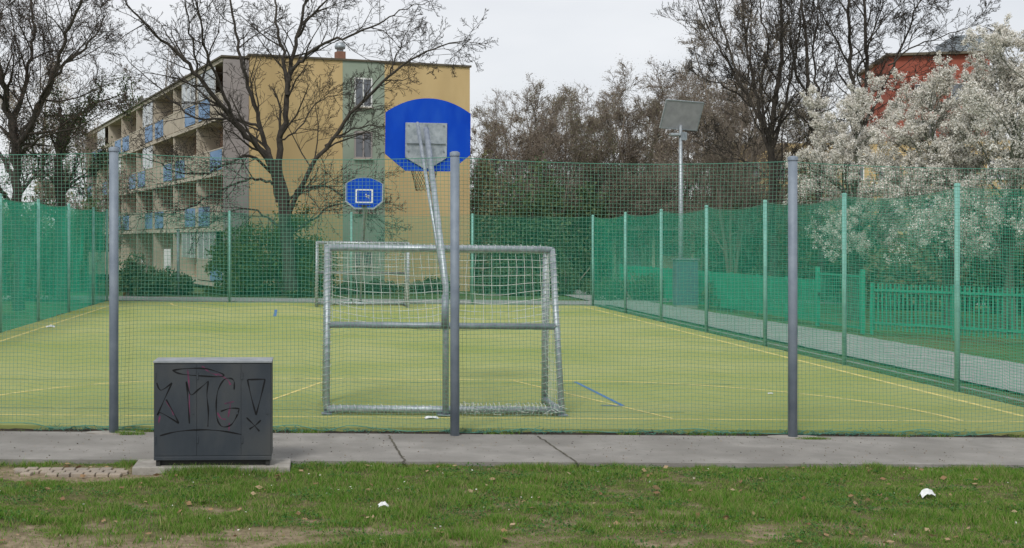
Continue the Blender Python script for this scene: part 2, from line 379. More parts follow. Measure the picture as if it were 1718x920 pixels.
# longer tufts along the kerb and the cabinet plinth
def tuft(name, cx, cy, rx, ry, n, h, label, zf=lambda x, y: gz(x)+.0, wd=(.002, .005)):
    r = np.random.default_rng(hash(name+str(cx)) % 1000 if False else int(abs(cx*97+cy*31)) % 9973)
    V, Fq = blades(n, cx-rx, cx+rx, cy-ry, cy+ry, lambda x, y, r: h*r.uniform(.4, 1.2, len(x)), int(abs(cx*97+cy*31)) % 9973,
                   lambda x, y: np.exp(-((x-cx)/rx*1.4)**2-((y-cy)/ry*1.4)**2), wd, zf)
    return tag(link(name, arr_mesh(name, V, Fq), gm), label, 'grass tuft', kind='stuff')
p = G(345, 797); tuft('grass_tuft', p[0], p[1], .42, .12, 5000, .10, 'longer grass growing against the concrete plinth of the dark cabinet', lambda x, y: gz(x))
p = G(215, 729, .05); tuft('grass_tuft', p[0], p[1], .2, .07, 1200, .05, 'weeds at the foot of the left grey fence post', lambda x, y: gz(x)+.05)
p = G(1365, 737, .05); tuft('grass_tuft', p[0], p[1], .22, .05, 1200, .03, 'low weeds at the foot of the right grey fence post', lambda x, y: gz(x)+.05)
V, Fq = blades(26000, -9, 13, 12.66, 12.74, lambda x, y, r: .07*r.uniform(.3, 1.2, len(x))*np.clip(fbm(x, y, .5, 3)*2-.5, .2, 1.2), 8, lambda x, y: np.clip(fbm(x, y, .7, 41)*2.2-.7, .05, 1), zf=lambda x, y: gz(x)-.01)
tag(link('grass_edge', arr_mesh('grass_edge', V, Fq), gm), 'grass creeping over the front edge of the pavement', 'grass', kind='stuff')
V, Fq = blades(60000, -9, 11, YF-.12, YF+.1, lambda x, y, r: .05*r.uniform(.3, 1.2, len(x)), 18, lambda x, y: np.clip(fbm(x, y, .6, 51)*3-1.6, .0, .5), zf=lambda x, y: gz(x)+.03)
tag(link('weeds', arr_mesh('weeds', V, Fq), gm), 'weeds and moss in the dark joint between pavement and turf', 'weeds', kind='stuff')

def scatter(name, pts, size, m, label, cat, seed, dz=.03, flat=.75):
    r = np.random.default_rng(seed); C = np.array([(x, y, lawn_h(np.array(x), np.array(y))+dz) for x, y in pts]); V, Fq = leaf_quads(C, size, r, flat, .7)
    return tag(link(name, arr_mesh(name, V, Fq), m), label, cat, kind='stuff')
r = np.random.default_rng(4)
pts = [(r.uniform(-6, 9), 12.6-3.3*r.random()**1.4) for _ in range(330)]
scatter('fallen_leaves', pts, .030, leafmat('dry leaves', [(.22, .13, .07), (.34, .22, .12), (.45, .34, .22)], .2), 'dry tan leaves scattered over the grass', 'leaves', 5)
pts = [(r.uniform(-6, 9), r.uniform(9.2, 12.6)) for _ in range(150)]
pts += [tuple(G(px, py)[:2]) for px, py in ((556, 829), (568, 832), (588, 826), (590, 830), (548, 838), (730, 893), (745, 897), (948, 893), (628, 827))]
scatter('daisies', pts, .010, leafmat('daisy petals', [(.6, .6, .5), (.8, .8, .76)], .2), 'tiny white daisies dotted through the grass', 'flowers', 6, .045)

r = np.random.default_rng(14); C = []
for a in range(1500):
    x = r.uniform(-7, 9); y = 12.74+1.75*(1-r.random()**(2.2 if a % 2 else .8)); C.append((x, y, gz(x)+.054))
V, Fq = leaf_quads(np.array(C), .009, r, .7, .7)
tag(link('grit', arr_mesh('grit', V, Fq), leafmat('grit', [(.05, .045, .04), (.16, .12, .08), (.30, .26, .2)], .0)), 'grit and crumbs of dry leaf lying on the pavement', 'grit', kind='stuff')
# joints in the pavement
def crack(pa, pb, wd, seed):
    r = np.random.default_rng(seed); a, b = G(*pa, .05), G(*pb, .05); n = 26; pts = []
    for i in range(n+1):
        t = i/n; q = a*(1-t)+b*t; pts.append((q[0]+r.normal(0, .008), q[1]))
    line('pavement_joint', pts, wd, M['joint'], .054)
crack((652, 731), (682, 779.5), .024, 1); crack((902, 732), (974, 780.5), .024, 2)

# worn paving stones left of the cabinet
def stones():
    r = np.random.default_rng(9); mb = MB(); c = G(108, 789); 
    for a in range(9):
        for b in range(3):
            x = c[0]-.52+a*.125+(b % 2)*.05; y = c[1]+.10-b*.12
            if r.random() < .12: continue
            z = gz(x)+r.uniform(.004, .014); q = r.uniform(0, .012, 4); mb.box(x+q[0], x+.124-q[1], y-.118+q[2], y-q[3], z-.05, z)
    return mb.build('paving_stones', mat('worn sandstone', (.36, .30, .235), .9, (.26, .225, .19), 3, bump=.5, bscale=50), bevel=.008)
tag(stones(), 'worn grey and sandy setts sunk in the grass beside the pavement', 'paving stones', kind='stuff')

# ------------------------------------------------------------------ electric cabinet
cb = G(357, 783, .06); cw, cd, ch = 1.178, .36, 1.022
cz = float(gz(cb[0]))+.075
tcab = empty('utility_cabinet', (cb[0], cb[1], cz), -radians(.2), 'dark grey metal utility cabinet scrawled with black graffiti on a concrete plinth', 'cabinet')
MB().box(-.80, .775, -.05, cd+.05, -.16, -.01).build('plinth', M['conc'], tcab, bevel=.01)
hw = cw/2
MB().box(-hw, hw, 0, cd, .075, ch).build('body', M['cab'], tcab, bevel=.004)
mb = MB().box(-hw+.02, -hw+.06, .01, .35, -.01, .075).box(hw-.06, hw-.02, .01, .35, -.01, .075).box(-hw+.05, hw-.05, .05, .33, -.01, .04)
mb.build('base_frame', M['dark'], tcab)
MB().box(-hw, hw, -.008, .012, .05, .085).build('bottom_rail', M['cab'], tcab, bevel=.003)
MB().box(-hw-.006, hw+.006, -.012, cd+.012, ch+.002, ch+.024).build('lid', M['cabtop'], tcab, bevel=.004)
door_xs = (-hw+.006, -.16, .285, hw-.006)
for a, b in zip(door_xs[:-1], door_xs[1:]):
    dd = MB().box(a+.003, b-.003, -.0045, .001, .095, ch-.012).build('door', M['cab'], tcab, bevel=.0015)
    MB().lathe((0, 0, 0), [(.0, 0), (.011, 0), (.011, .006), (0, .006)], 12).build('lock', M['cab'], dd)
    for hz_ in (.22, .86): MB().box(a-.001, a+.016, -.0115, -.0046, hz_, hz_+.07).build('hinge', M['cab'], dd)
    lk = [c for c in bpy.data.objects if c.parent == dd and c.name.startswith('lock')][0]; lk.rotation_euler = (pi/2, 0, 0); lk.location = (b-.04, -.0045, .52)
def ribbon(mb, pts, wd, y):
    n = len(pts)
    # smooth the stroke
    out = []
    for i in range(n-1):
        p0 = np.array(pts[max(i-1, 0)]); p1 = np.array(pts[i]); p2 = np.array(pts[i+1]); p3 = np.array(pts[min(i+2, n-1)])
        for s in range(6):
            t = s/6; out.append(.5*((2*p1)+(-p0+p2)*t+(2*p0-5*p1+4*p2-p3)*t*t+(-p0+3*p1-3*p2+p3)*t**3))
    out.append(np.array(pts[-1], float)); m_ = len(out); vs = []
    for i, q in enumerate(out):
        t = out[min(i+1, m_-1)]-out[max(i-1, 0)]; t = t/(np.linalg.norm(t)+1e-9); nn = np.array((-t[1], t[0]))*wd/2*(.8+.4*sin(i*.7))
        a, b = q+nn, q-nn; vs += [(a[0], y, a[1]), (b[0], y, b[1])]
    mb.add(vs, [(2*i, 2*i+1, 2*i+3, 2*i+2) for i in range(m_-1)])
def gpx(x, y):                                        # graffiti traced in zoomed pixels of the cabinet front
    return ((x-664)/(1157-664)*cw-hw, ch-(y-118)/(575-118)*(ch+.0))
strokes = [
 [(676, 205), (694, 238), (740, 206)], [(740, 206), (712, 270), (679, 350)], [(679, 350), (695, 340), (768, 386)], [(768, 386), (752, 350), (716, 280)],
 [(813, 388), (808, 300), (800, 200)], [(800, 200), (818, 258), (850, 236), (892, 198)], [(892, 198), (886, 260), (892, 330), (890, 402)],
 [(1000, 236), (1000, 200), (985, 186), (958, 192), (932, 240), (925, 310), (930, 370), (950, 402), (985, 396), (1008, 362), (1022, 322)], [(1022, 322), (985, 320), (944, 334)],
 [(1056, 192), (1130, 190)], [(1130, 190), (1112, 270), (1092, 350)], [(1092, 350), (1072, 270), (1056, 192)],
 [(1052, 362), (1080, 392), (1106, 424)], [(1112, 374), (1090, 396), (1064, 414)],
 [(690, 442), (760, 424), (860, 416), (950, 422), (1030, 438)],
 [(742, 150), (790, 142), (880, 142), (950, 165), (945, 178), (870, 175), (780, 166), (742, 150)]]
mb = MB()
for i, s in enumerate(strokes): ribbon(mb, [gpx(*q) for q in s], .0135, -.0062)
mb.build('graffiti', M['ink'], tcab)
mb = MB()
for i, s in enumerate([[(805, 145), (812, 230), (812, 360)], [(716, 285), (735, 320), (748, 350)], [(690, 352), (684, 385)], [(930, 340), (945, 365), (965, 370)], [(975, 360), (985, 300)], [(980, 385), (978, 420)], [(930, 165), (970, 190), (985, 215)], [(865, 130), (900, 160), (930, 170)], [(960, 300), (1000, 290)]]):
    mb = MB(); ribbon(mb, [gpx(*q) for q in s], .015, -.0053); mb.build('pink_scribble', M['pink'], tcab)

# ------------------------------------------------------------------ fences with nets
def net(name, A, B, H, pitch, rad, m, parent, seed, sags, zb=.03, hang=.03, coarse=.28, loose=.012):
    """net between ground points A and B; sags = list of (s0,s1,depth) along its top"""
    A, B = np.array(A, float), np.array(B, float); Ls = np.linalg.norm(B-A); d = (B-A)/Ls; nrm = np.array((-d[1], d[0]))
    def pt(s, v):                                     # s along, v 0..1 up
        s, v = np.broadcast_arrays(np.asarray(s, float), np.asarray(v, float))
        top = np.full(s.shape, H)
        for s0, s1, dp in sags:
            t = np.clip((s-s0)/(s1-s0), 0, 1); top = top - dp*4*t*(1-t)
        w1 = (fbm(s, v*H, 1.3, seed, 3)-.5); w2 = (fbm(s, v*H, .9, seed+5, 3)-.5)
        edge = np.clip(1-v, 0, 1)
        su = s + w1*loose*2.4; lo = zb + (vnoise(s, s*0, .35, seed+8)-.5)*hang*2
        z = lo + (top-lo)*v + w2*loose*1.8*np.sin(pi*v)
        off = (fbm(s, v*H, 1.6, seed+9, 2)-.5)*loose*6*np.sin(pi*np.clip(v, 0, 1))
        x = A[0]+d[0]*su+nrm[0]*off; y = A[1]+d[1]*su+nrm[1]*off
        return np.stack([x, y, gz(x)+z], -1)
    nv = int(Ls/pitch); nh = int(H/pitch)
    sv = np.linspace(0, Ls, nv+1); vv = np.linspace(0, 1, int(H/coarse)+2)
    pv = pt(sv[:, None], vv[None, :])
    hv = np.linspace(0, 1, nh+1)[:-1]; sh = np.linspace(0, Ls, int(Ls/coarse)+2)
    ph = pt(sh[None, :], hv[:, None])
    V1, F1 = batch_tubes(pv, np.full(pv.shape[:2], rad), 3); V2, F2 = batch_tubes(ph, np.full(ph.shape[:2], rad), 3)
    o = link(name, arr_mesh(name, np.concatenate([V1, V2]), np.concatenate([F1, F2+len(V1)])), m, parent)
    st = np.linspace(0, Ls, int(Ls/.12)); mbt = MB().tube(list(pt(st, np.ones_like(st))), rad*2.2, 6)
    mbb = MB().tube(list(pt(st, np.zeros_like(st))), rad*2.4, 6)
    mbt.build('top_rope', M['rope'], parent); mbb.build('bottom_rope', M['rope'], parent)
    return o
def fpost(parent, x, y, h, r, m, cap=True):
    z = float(gz(x)); po = MB().tube([(x, y, z-.1), (x, y, z+h)], r, 14).build('post', m, parent, smooth=True)
    MB().lathe((x, y, z+h), [(r*1.12, -.03), (r*1.12, .012), (r*.6, .026), (0, .028)], 14).build('cap', m, po, smooth=True)
    return po

# front fence
tf = empty('net_fence', (0, YF, 0), 0, 'tall green net fence on thick grey posts along the pavement, nearest of the four', 'fence')
tf.location = (0, 0, 0)
FPP = [G(px, py, .05) for px, py in ((191, 728), (763, 731), (1330, 735))]
YP = YF-.27
FPX = [-6.6] + [p[0]*YP/p[1] for p in FPP] + [XR]
HF = 3.39
for x in FPX[1:4]: fpost(tf, x, YP, 3.385, .054, M['post'])
for x in (XL, XR): fpost(tf, x, YP, 3.385, .054, M['post'])
seg = [XL]+FPX[1:4]+[XR]
net('net', (XL, YF), (XR, YF), HF-.03, .0455, .0022, M['net'], tf, 1, [(a-XL, b-XL, .055) for a, b in zip(seg[:-1], seg[1:])], zb=.08, hang=.05, loose=.022)
rh = np.random.default_rng(12); Th = []
for a in range(1500):
    u = rh.uniform(XL+.05, XR-.05)
    if vnoise(np.array(u), np.array(0.), .7, 77) < .38: continue
    p0 = np.array((u, YF-.02+rh.normal(0, .015), gz(u)+.05+abs(rh.normal(0, .018)))); p1 = p0+rh.normal(0, .03, 3)*(1, .4, .5); p2 = p1+rh.normal(0, .03, 3)*(1, .4, .5)
    Th.append((np.array([p0, p1, p2]), np.full(3, .0035), 3))
link('net_hem', join_tubes(Th, 'net_hem'), M['rope'], tf)
for i, x in enumerate(FPX[1:4]):
    mb = MB(); rg = np.random.default_rng(i); n = 14; ring = [(x+(.28+.07*rg.random())*cos(2*pi*k/n), YP+(.10+.03*rg.random())*sin(2*pi*k/n)) for k in range(n)]
    vs = [(a, b, gz(a)+.062) for a, b in ring]+[(a, b, gz(a)+.03) for a, b in ring]
    mb.add(vs, [tuple(range(n))]+[(k, k+n, (k+1) % n+n, (k+1) % n) for k in range(n)])
    if i != 1: mb.build('footing', M['conc'], tf)

tr_ = empty('net_fence', (0, 0, 0), 0, 'green net fence with pale posts along the path on the right of the pitch', 'fence')
ry = [18.9+4.08*k for k in range(-1, 6)] + [YB]
for y in ry: fpost(tr_, XR, y, 3.32, .042, M['postg'])
yy = ry; net('net', (XR+.06, YF+.02), (XR+.06, YB), 3.28, .0455, .0027, M['net_s'], tr_, 2, [(a-YF, b-YF, .10) for a, b in zip(yy[:-1], yy[1:])], zb=.05, hang=.05, loose=.02)

tl_ = empty('net_fence', (0, 0, 0), 0, 'green net fence on the left side of the pitch in front of dark evergreens', 'fence')
ly = [YF+.3+4.1*k for k in range(0, 7)] + [YB]
ly = [16.7, 20.8, 24.9, 29.0, 33.0, 37.1, 41.2, YB]
for y in ly: fpost(tl_, XL, y, 3.32, .042, M['postg'])
net('net', (XL-.06, YF+.02), (XL-.06, YB), 3.28, .0455, .0033, M['net_s'], tl_, 3, [(a-YF, b-YF, .07) for a, b in zip(ly[:-1], ly[1:])], zb=.05, hang=.05, loose=.02)

tb_ = empty('net_fence', (0, 0, 0), 0, 'green net fence across the far end of the pitch behind the far goal', 'fence')
bx = [XL+(XR-XL)/4*k for k in range(5)]
for x in bx[1:4]: fpost(tb_, x, YB, 3.32, .04, M['postg'])
net('net', (XL, YB+.06), (XR, YB+.06), 3.28, .0455, .0023, M['net_s'], tb_, 4, [(a-XL, b-XL, .06) for a, b in zip(bx[:-1], bx[1:])], zb=.06, hang=.03, coarse=.5)

# ------------------------------------------------------------------ goals with basketball boards (local: x across, y from rear foot to the mouth, z up)
def goal(near, loc, rz, mirror, label, hlabel, glabel_b, group):
    W, D, Dt, Hh = 3.22, 1.25, .8, 2.20; r = .043; hw = W/2
    tilt = -math.atan(SL)*(-1 if mirror else 1)*-1
    t = empty('goal', loc, rz, label, 'goal', group); t.rotation_euler = (0, math.atan(SL)*(1 if not mirror else -1), rz)
    MB().tube([(-hw, D, Hh-r), (hw, D, Hh-r)], .05, 12).build('crossbar', M['galv_l'], t, smooth=True)
    for s in (-1, 1):
        MB().tube([(s*hw, D, 0), (s*hw, D, Hh)], .05, 12).build('goal_post', M['galv_l'], t, smooth=True)
        MB().tube([(s*hw, 0, .05), (s*hw, Dt, Hh-r)], r, 12).build('rear_leg', M['galv_l'], t, smooth=True)
        MB().tube([(s*hw, 0, .05), (s*hw, D, .05)], r, 12).build('ground_bar', M['galv'], t, smooth=True)
        MB().tube([(s*hw, Dt-.02, Hh-r), (s*hw, D, Hh-r)], r*.9, 12).build('top_stay', M['galv'], t, smooth=True)
        MB().box(s*hw-.07, s*hw+.07, -.10, .06, .0, .012).build('foot_plate', M['galv'], t)
    MB().tube([(-hw, Dt, Hh-r), (hw, Dt, Hh-r)], r*.95, 12).build('rear_top_bar', M['galv_l'], t, smooth=True)
    MB().tube([(-hw, 0, .06), (hw, 0, .06)], .05, 12).build('rear_ground_bar', M['galv_l'], t, smooth=True)
    zm = 1.13; ym = Dt*(zm-.05)/(Hh-r-.05)
    MB().tube([(-hw, ym, zm), (hw, ym, zm)], .043, 12).build('middle_bar', M['galv'], t, smooth=True)
    # net: drapes from the crossbar, bulges back and is pulled in by the central pole
    pitch = .118; nu = int(W/pitch); nvv = int(1.25/pitch)
    U = np.linspace(-hw+.06, hw-.06, nu+1); Vv = np.linspace(0, 1, 16)
    rg = np.random.default_rng(3 if near else 4)
    def npt(u, v):
        u, v = np.broadcast_arrays(u, v)
        a = u/hw; sag = .24*(1-.8*v**5)*(np.abs(np.sin(pi*(a*.5+.5)*2)))*np.sin(pi*v*.5)
        z = (Hh-.09)*(1-v)+(zm+.02)*v - sag*v*1.1*(1-v*.25)
        pull = np.exp(-(np.abs(u+.03)/.5)**1.3)*v
        y = Dt+.02 + (D-Dt)*0 - (Dt-ym)*v + .12*np.sin(pi*v)*(1-np.abs(a))
        x = u + .04*(fbm(u*1.0, v*2, .5, 60, 2)-.5) - pull*np.sign(u)*np.minimum(np.abs(u)*.55, .2)
        z = z - .08*pull + .03*(fbm(u, v*2, .4, 66, 2)-.5)
        return np.stack([x, y, z], -1)
    pv = npt(U[:, None], Vv[None]); hvv = np.linspace(0, 1, nvv+1); Us = np.linspace(-hw+.06, hw-.06, 60)
    ph = npt(Us[None], hvv[:, None]); rn = .0043 if near else .006
    V1, F1 = batch_tubes(pv, np.full(pv.shape[:2], rn), 3); V2, F2 = batch_tubes(ph, np.full(ph.shape[:2], rn), 3)
    sides = []
    for s in (-1, 1):                                 # side panels
        yv = np.linspace(.02, 1, 11); zz = np.linspace(0, 1, 12)
        p1 = []
        for a in yv:
            y0 = D*a; zt = Hh-.06 if y0 > Dt else .06+(Hh-.1)*y0/Dt
            p1.append([(s*(hw-.01)+.015*sin(9*a+5*q), y0, .06+(zt-.06)*q) for q in zz])
        p2 = []
        for q in np.linspace(.06, Hh-.08, 18):
            ys_ = Dt*(q-.05)/(Hh-r-.05); p2.append([(s*(hw-.01)+.012*sin(6*b+q*4), ys_+(D-ys_)*b, q-.03*sin(pi*b)) for b in np.linspace(0, 1, 12)])
        sides += [np.array(p1), np.array(p2)]
    Vs, Fs, b0 = [V1, V2], [F1, F2+len(V1)], len(V1)+len(V2)
    for a in sides:
        Va, Fa = batch_tubes(a, np.full(a.shape[:2], rn*.8), 3); Vs.append(Va); Fs.append(Fa+b0); b0 += len(Va)
    link('goal_net', arr_mesh('goal_net', np.concatenate(Vs), np.concatenate(Fs)), M['wnet'], t)
    # lacing round the legs and the ground bar
    T = []
    def lace(a, b, rr, turns, k, noise=.0):
        a, b = np.array(a), np.array(b); d = (b-a)/np.linalg.norm(b-a); e = np.cross(d, (0, 1, .3)); e /= np.linalg.norm(e); g = np.cross(d, e); pts = []
        for i in range(turns*8+1):
            q = i/8*2*pi; rj = rr*(1+noise*rg.random()); pts.append(a+(b-a)*i/(turns*8)+rj*(cos(q)*e+sin(q)*g))
        T.append((np.array(pts), np.full(len(pts), rn*.9), 3))
    for s in (-1, 1):
        lace((s*hw, 0, .08), (s*hw, Dt, Hh-.06), r+.006, 22, 0, .5); lace((s*hw, D, .05), (s*hw, D, Hh-.06), .056, 20, 0, .4)
    lace((-hw, D, Hh-r), (hw, D, Hh-r), .056, 34, 0, .3); lace((0.1, 0, .06), (hw, 0, .06), .06, 26, 0, .9); lace((-hw, 0, .06), (-.1, 0, .055), .055, 16, 0, .3)
    for a in range(150):                              # frayed rest of the net lying along the ground bar
        u = rg.uniform(.15, hw); p0 = np.array((u, rg.normal(0, .06), rg.uniform(.02, .12))); T.append((np.array([p0, p0+rg.normal(0, .035, 3)*(1, 1, .5), p0+rg.normal(0, .06, 3)*(1, 1, .4)]), np.full(3, rn*.9), 3))
    link('net_lacing', join_tubes(T, 'net_lacing'), M['wnet'], t)
    # basketball stand: its own thing, standing behind the goal
    s_ = empty('basketball_hoop', loc, rz, hlabel, 'basketball hoop', 'basketball hoops over the goals'); s_.rotation_euler = t.rotation_euler.copy(); s_.rotation_euler.z += .042 if near else 0; t.scale = (.957, .957, 1.0); s_.scale = (.957, .957, .977)
    yb, zb, zt = 2.0, 3.36, 4.45
    MB().tube([(0, -.09, .02), (-.01, -.05, 1.72), (-.03, .06, 2.0), (-.055, yb-.19, 3.98)], [.044, .044, .043, .042], 14).build('pole', M['galv_l'], s_, smooth=True)
    MB().tube([(-.035, -.02, 1.74), (-.19, yb-.2, 4.06)], .026, 12).build('brace', M['galv_l'], s_, smooth=True)
    MB().box(-.11, .11, -.17, .03, 0, .014).build('base_plate', M['galv'], s_, bevel=.003)
    MB().tube([(-.02, -.075, 1.15), (-.02, -.075, 1.60)], .05, 14).build('sleeve', M['galv'], s_, smooth=True)
    bw = .655; top = []; cxb = .0
    for i in range(21):
        a = i/20; x = bw-2*bw*a; top.append((x, zt-.22*(abs(x)/bw)**2.05))
    poly = [(-bw, zb+.25), (-bw*.52, zb), (bw*.52, zb), (bw, zb+.25)] + top
    bd = MB().prism(poly, yb-.012, yb+.012).build('backboard', M['blue'], s_)
    def frame(pts, wd, y0, y1):
        mb = MB(); n = len(pts); c = np.mean(pts, 0)
        for i in range(n):
            a, b = np.array(pts[i]), np.array(pts[(i+1) % n]); a2, b2 = a+(c-a)*wd, b+(c-b)*wd
            mb.add([(a[0], y0, a[1]), (b[0], y0, b[1]), (b2[0], y0, b2[1]), (a2[0], y0, a2[1]), (a[0], y1, a[1]), (b[0], y1, b[1]), (b2[0], y1, b2[1]), (a2[0], y1, a2[1])],
                   [(0, 1, 2, 3), (7, 6, 5, 4), (0, 4, 5, 1), (2, 6, 7, 3)])
        return mb
    frame(poly, .06, yb+.0125, yb+.016).build('border_line', M['galv_l'], bd)
    sq = [(-.30, zb+.22), (.30, zb+.22), (.30, zb+.68), (-.30, zb+.68)]
    frame(sq, .16, yb+.0125, yb+.016).build('target_square', M['white'], bd)
    if not near:
        mb = MB()
        for q in range(6):
            ribbon(mb, [(-.12+.07*cos(q)*k+.02*rg.random(), zb+.45+.07*sin(q*1.7)*k) for k in (-1, -.3, .4, 1.1)], .022, yb+.0185)
        mb.build('scribble', M['white'], bd)
    # rear plate
    pl = [(-.32, 4.08), (-.32, 3.56), (-.04, 3.40), (.06, 3.40), (.32, 3.56), (.32, 4.08)]
    pl = [(x+.0-.03, z) for x, z in pl]
    pp = MB().prism(pl[::-1], yb-.035, yb-.0125).build('mounting_plate', M['galv_l'], s_, bevel=.003)
    MB().box(-.04, -.03, yb-.09, yb-.036, 3.72, 4.07).box(-.33, .27, yb-.06, yb-.036, 3.765, 3.775).build('plate_rib', M['galv'], pp)
    for x in (-.30, -.03, .24):
        for z in ((3.66, 4.04) if abs(x+.03) > .1 else (4.05,)): MB().tube([(x, yb-.036, z), (x, yb-.052, z)], .014, 6).build('bolt', M['galv'], pp)
    # ring and its short net on the court side
    zr = zb+.12; ring = [(cos(a)*.225, yb+.38+sin(a)*.225, zr) for a in np.linspace(0, 2*pi, 33)]
    rm = MB().tube(ring, .012, 8).build('rim', M['dark'], s_, smooth=True)
    MB().box(-.09, .09, yb+.017, yb+.16, zr-.05, zr+.0).build('rim_bracket', M['dark'], s_)
    if near:
        Tn = []
        for k in range(12):
            for s in (-1, 1):
                pts = []
                for i in range(7):
                    f = i/6; a = 2*pi*k/12+s*f*1.3; rr = .225-.10*f; pts.append((cos(a)*rr, yb+.38+sin(a)*rr, zr-.40*f))
                Tn.append((np.array(pts), np.full(7, .004), 3))
        link('rim_net', join_tubes(Tn, 'rim_net'), M['dark'], rm)
    return t
zt_ = lambda x: float(gz(x))+.085
goal(True, (1.72, 15.95, zt_(1.72)), 0, False, 'galvanised goal with white net and open back seen from behind, right behind the net fence', 
     'blue basketball board on galvanised pole seen from its back, above the near goal', '', 'goals facing each other on the pitch')
goal(False, (1.66, 42.5, zt_(1.66)), pi, True, 'small distant galvanised goal in front of the far net fence', 
     'small distant blue basketball board with white square over the far goal', '', 'goals facing each other on the pitch')

# ------------------------------------------------------------------ apartment building
Lc = RT*(-4.49)+FW*54.3
bang = math.atan2(.343, .939)-YAW
bz = 0.0
B_ = empty('apartment_block', (Lc[0], Lc[1], bz), bang, 'four storey block with yellow gable wall and open loggias', 'building')
M['yel'] = mat('yellow render', (.56, .41, .205), .9, (.60, .45, .235), .9, detail=9, bump=.1, bscale=20, c3=(.50, .365, .185), s3=.6, stretch=(1, 1, .35))
M['mint'] = mat('grey green render', (.27, .325, .26), .9, (.31, .365, .30), 1.2, detail=6)
M['lilac'] = mat('grey lilac render', (.31, .28, .275), .9, (.35, .315, .305), 1.2, detail=6)
M['cream'] = mat('cream concrete', (.44, .39, .31), .9, (.52, .47, .39), 2.2, detail=6)
M['pinkw'] = mat('brown pink render', (.36, .23, .175), .9, (.44, .29, .22), 1.5)
M['tanp'] = mat('tan parapet panel', (.40, .35, .28), .85, (.48, .42, .34), 1.4)
M['bpan'] = mat('blue balcony glass', (.13, .25, .44), .5, (.19, .31, .50), 1.5)
M['roofm'] = mat('roof edge', (.10, .085, .06), .8, (.14, .12, .09), 3)
M['glass'] = mat('window glass', (.09, .10, .12), .08, (.16, .17, .19), .7, spec=.9)
M['glaze'] = mat('loggia glazing', (.30, .34, .36), .12, (.42, .45, .46), .6, spec=.8)
M['brick'] = mat('chimney brick', (.20, .10, .07), .9, (.26, .14, .10), 9)
GW, GL, GH = 10.8, 43.2, 10.5; FZ = [.3, 2.8, 5.3, 7.8, 10.3]
MB().box(0, 4.40, 0, .3, -.5, GH).box(6.45, GW, 0, .3, -.5, GH).box(.0, GW, .3, GL, -.5, GH).build('wall', M['yel'], B_)
MB().box(4.40, 6.45, -.012, .29, -.5, GH).build('stair_band', M['mint'], B_)
MB().box(-.003, -.02, .02, GL, -.5, GH-.2).build('loggia_back_wall', M['pinkw'], B_)
ro = MB().box(-.06, GW+.06, -.07, .12, GH, GH+.09).box(GW-.1, GW+.06, .12, GL, GH, GH+.09).box(-.06, .1, .12, GL, GH, GH+.05).box(.1, GW-.1, .12, GL, GH-.0, GH+.02).build('roof', M['roofm'], B_)
ck = MB().box(4.85, 5.27, 2.0, 2.42, GH+.02, GH+.75).build('chimney', M['brick'], ro)
MB().lathe((5.06, 2.21, GH+.75), [(.16, 0), (.16, .12), (.24, .14), (.27, .26), (.2, .42), (0, .48)], 14).build('cowl', M['galv_l'], ck, smooth=True)
for z0, z1 in ((8.45, 9.72), (6.10, 7.27), (3.62, 4.78), (1.15, 2.3)):
    wn = MB().box(5.0, 5.8, -.018, .0, z0, z1).build('window', M['glass'], B_)
    mb = MB()
    for a in ((4.96, 5.03, z0-.04, z1+.04), (5.77, 5.84, z0-.04, z1+.04), (5.03, 5.77, z0-.04, z0+.03), (5.03, 5.77, z1-.03, z1+.04), (5.37, 5.42, z0+.03, z1-.03)): mb.box(a[0], a[1], -.045, -.013, a[2], a[3])
    mb.build('frame', M['white'] if z0 > 8 else M['lilac'], wn)
    MB().box(4.92, 5.88, -.14, -.0125, z0-.09, z0-.045).build('sill', M['cream'], wn)
ld = 1.15; BAY = 5.4
MB().box(-ld, -.021, .0, .16, -.3, 10.3).build('loggia_end_wall', M['lilac'], B_)
MB().box(-ld, -.021, GL-.16, GL, -.3, 10.3).build('loggia_end_wall', M['lilac'], B_)
for k in range(1, 8):
    for z0, z1 in zip(FZ[:-1], FZ[1:]): MB().box(-ld+.02, -.021, k*BAY-.08, k*BAY+.08, z0+.09, z1-.09).build('divider', M['cream'], B_)
for z in FZ:
    MB().box(-ld-.03, -.021, .161, GL-.161, z-.089, z+.089).build('loggia_slab', M['cream'], B_)
MB().box(-ld-.12, .0, -.02, GL, 10.39, 10.47).build('loggia_roof', M['roofm'], B_)
rg = np.random.default_rng(21)
glz = {(3, 0), (3, 1), (3, 3), (2, 5), (1, 6), (3, 6), (2, 3), (0, 1), (0, 0)}
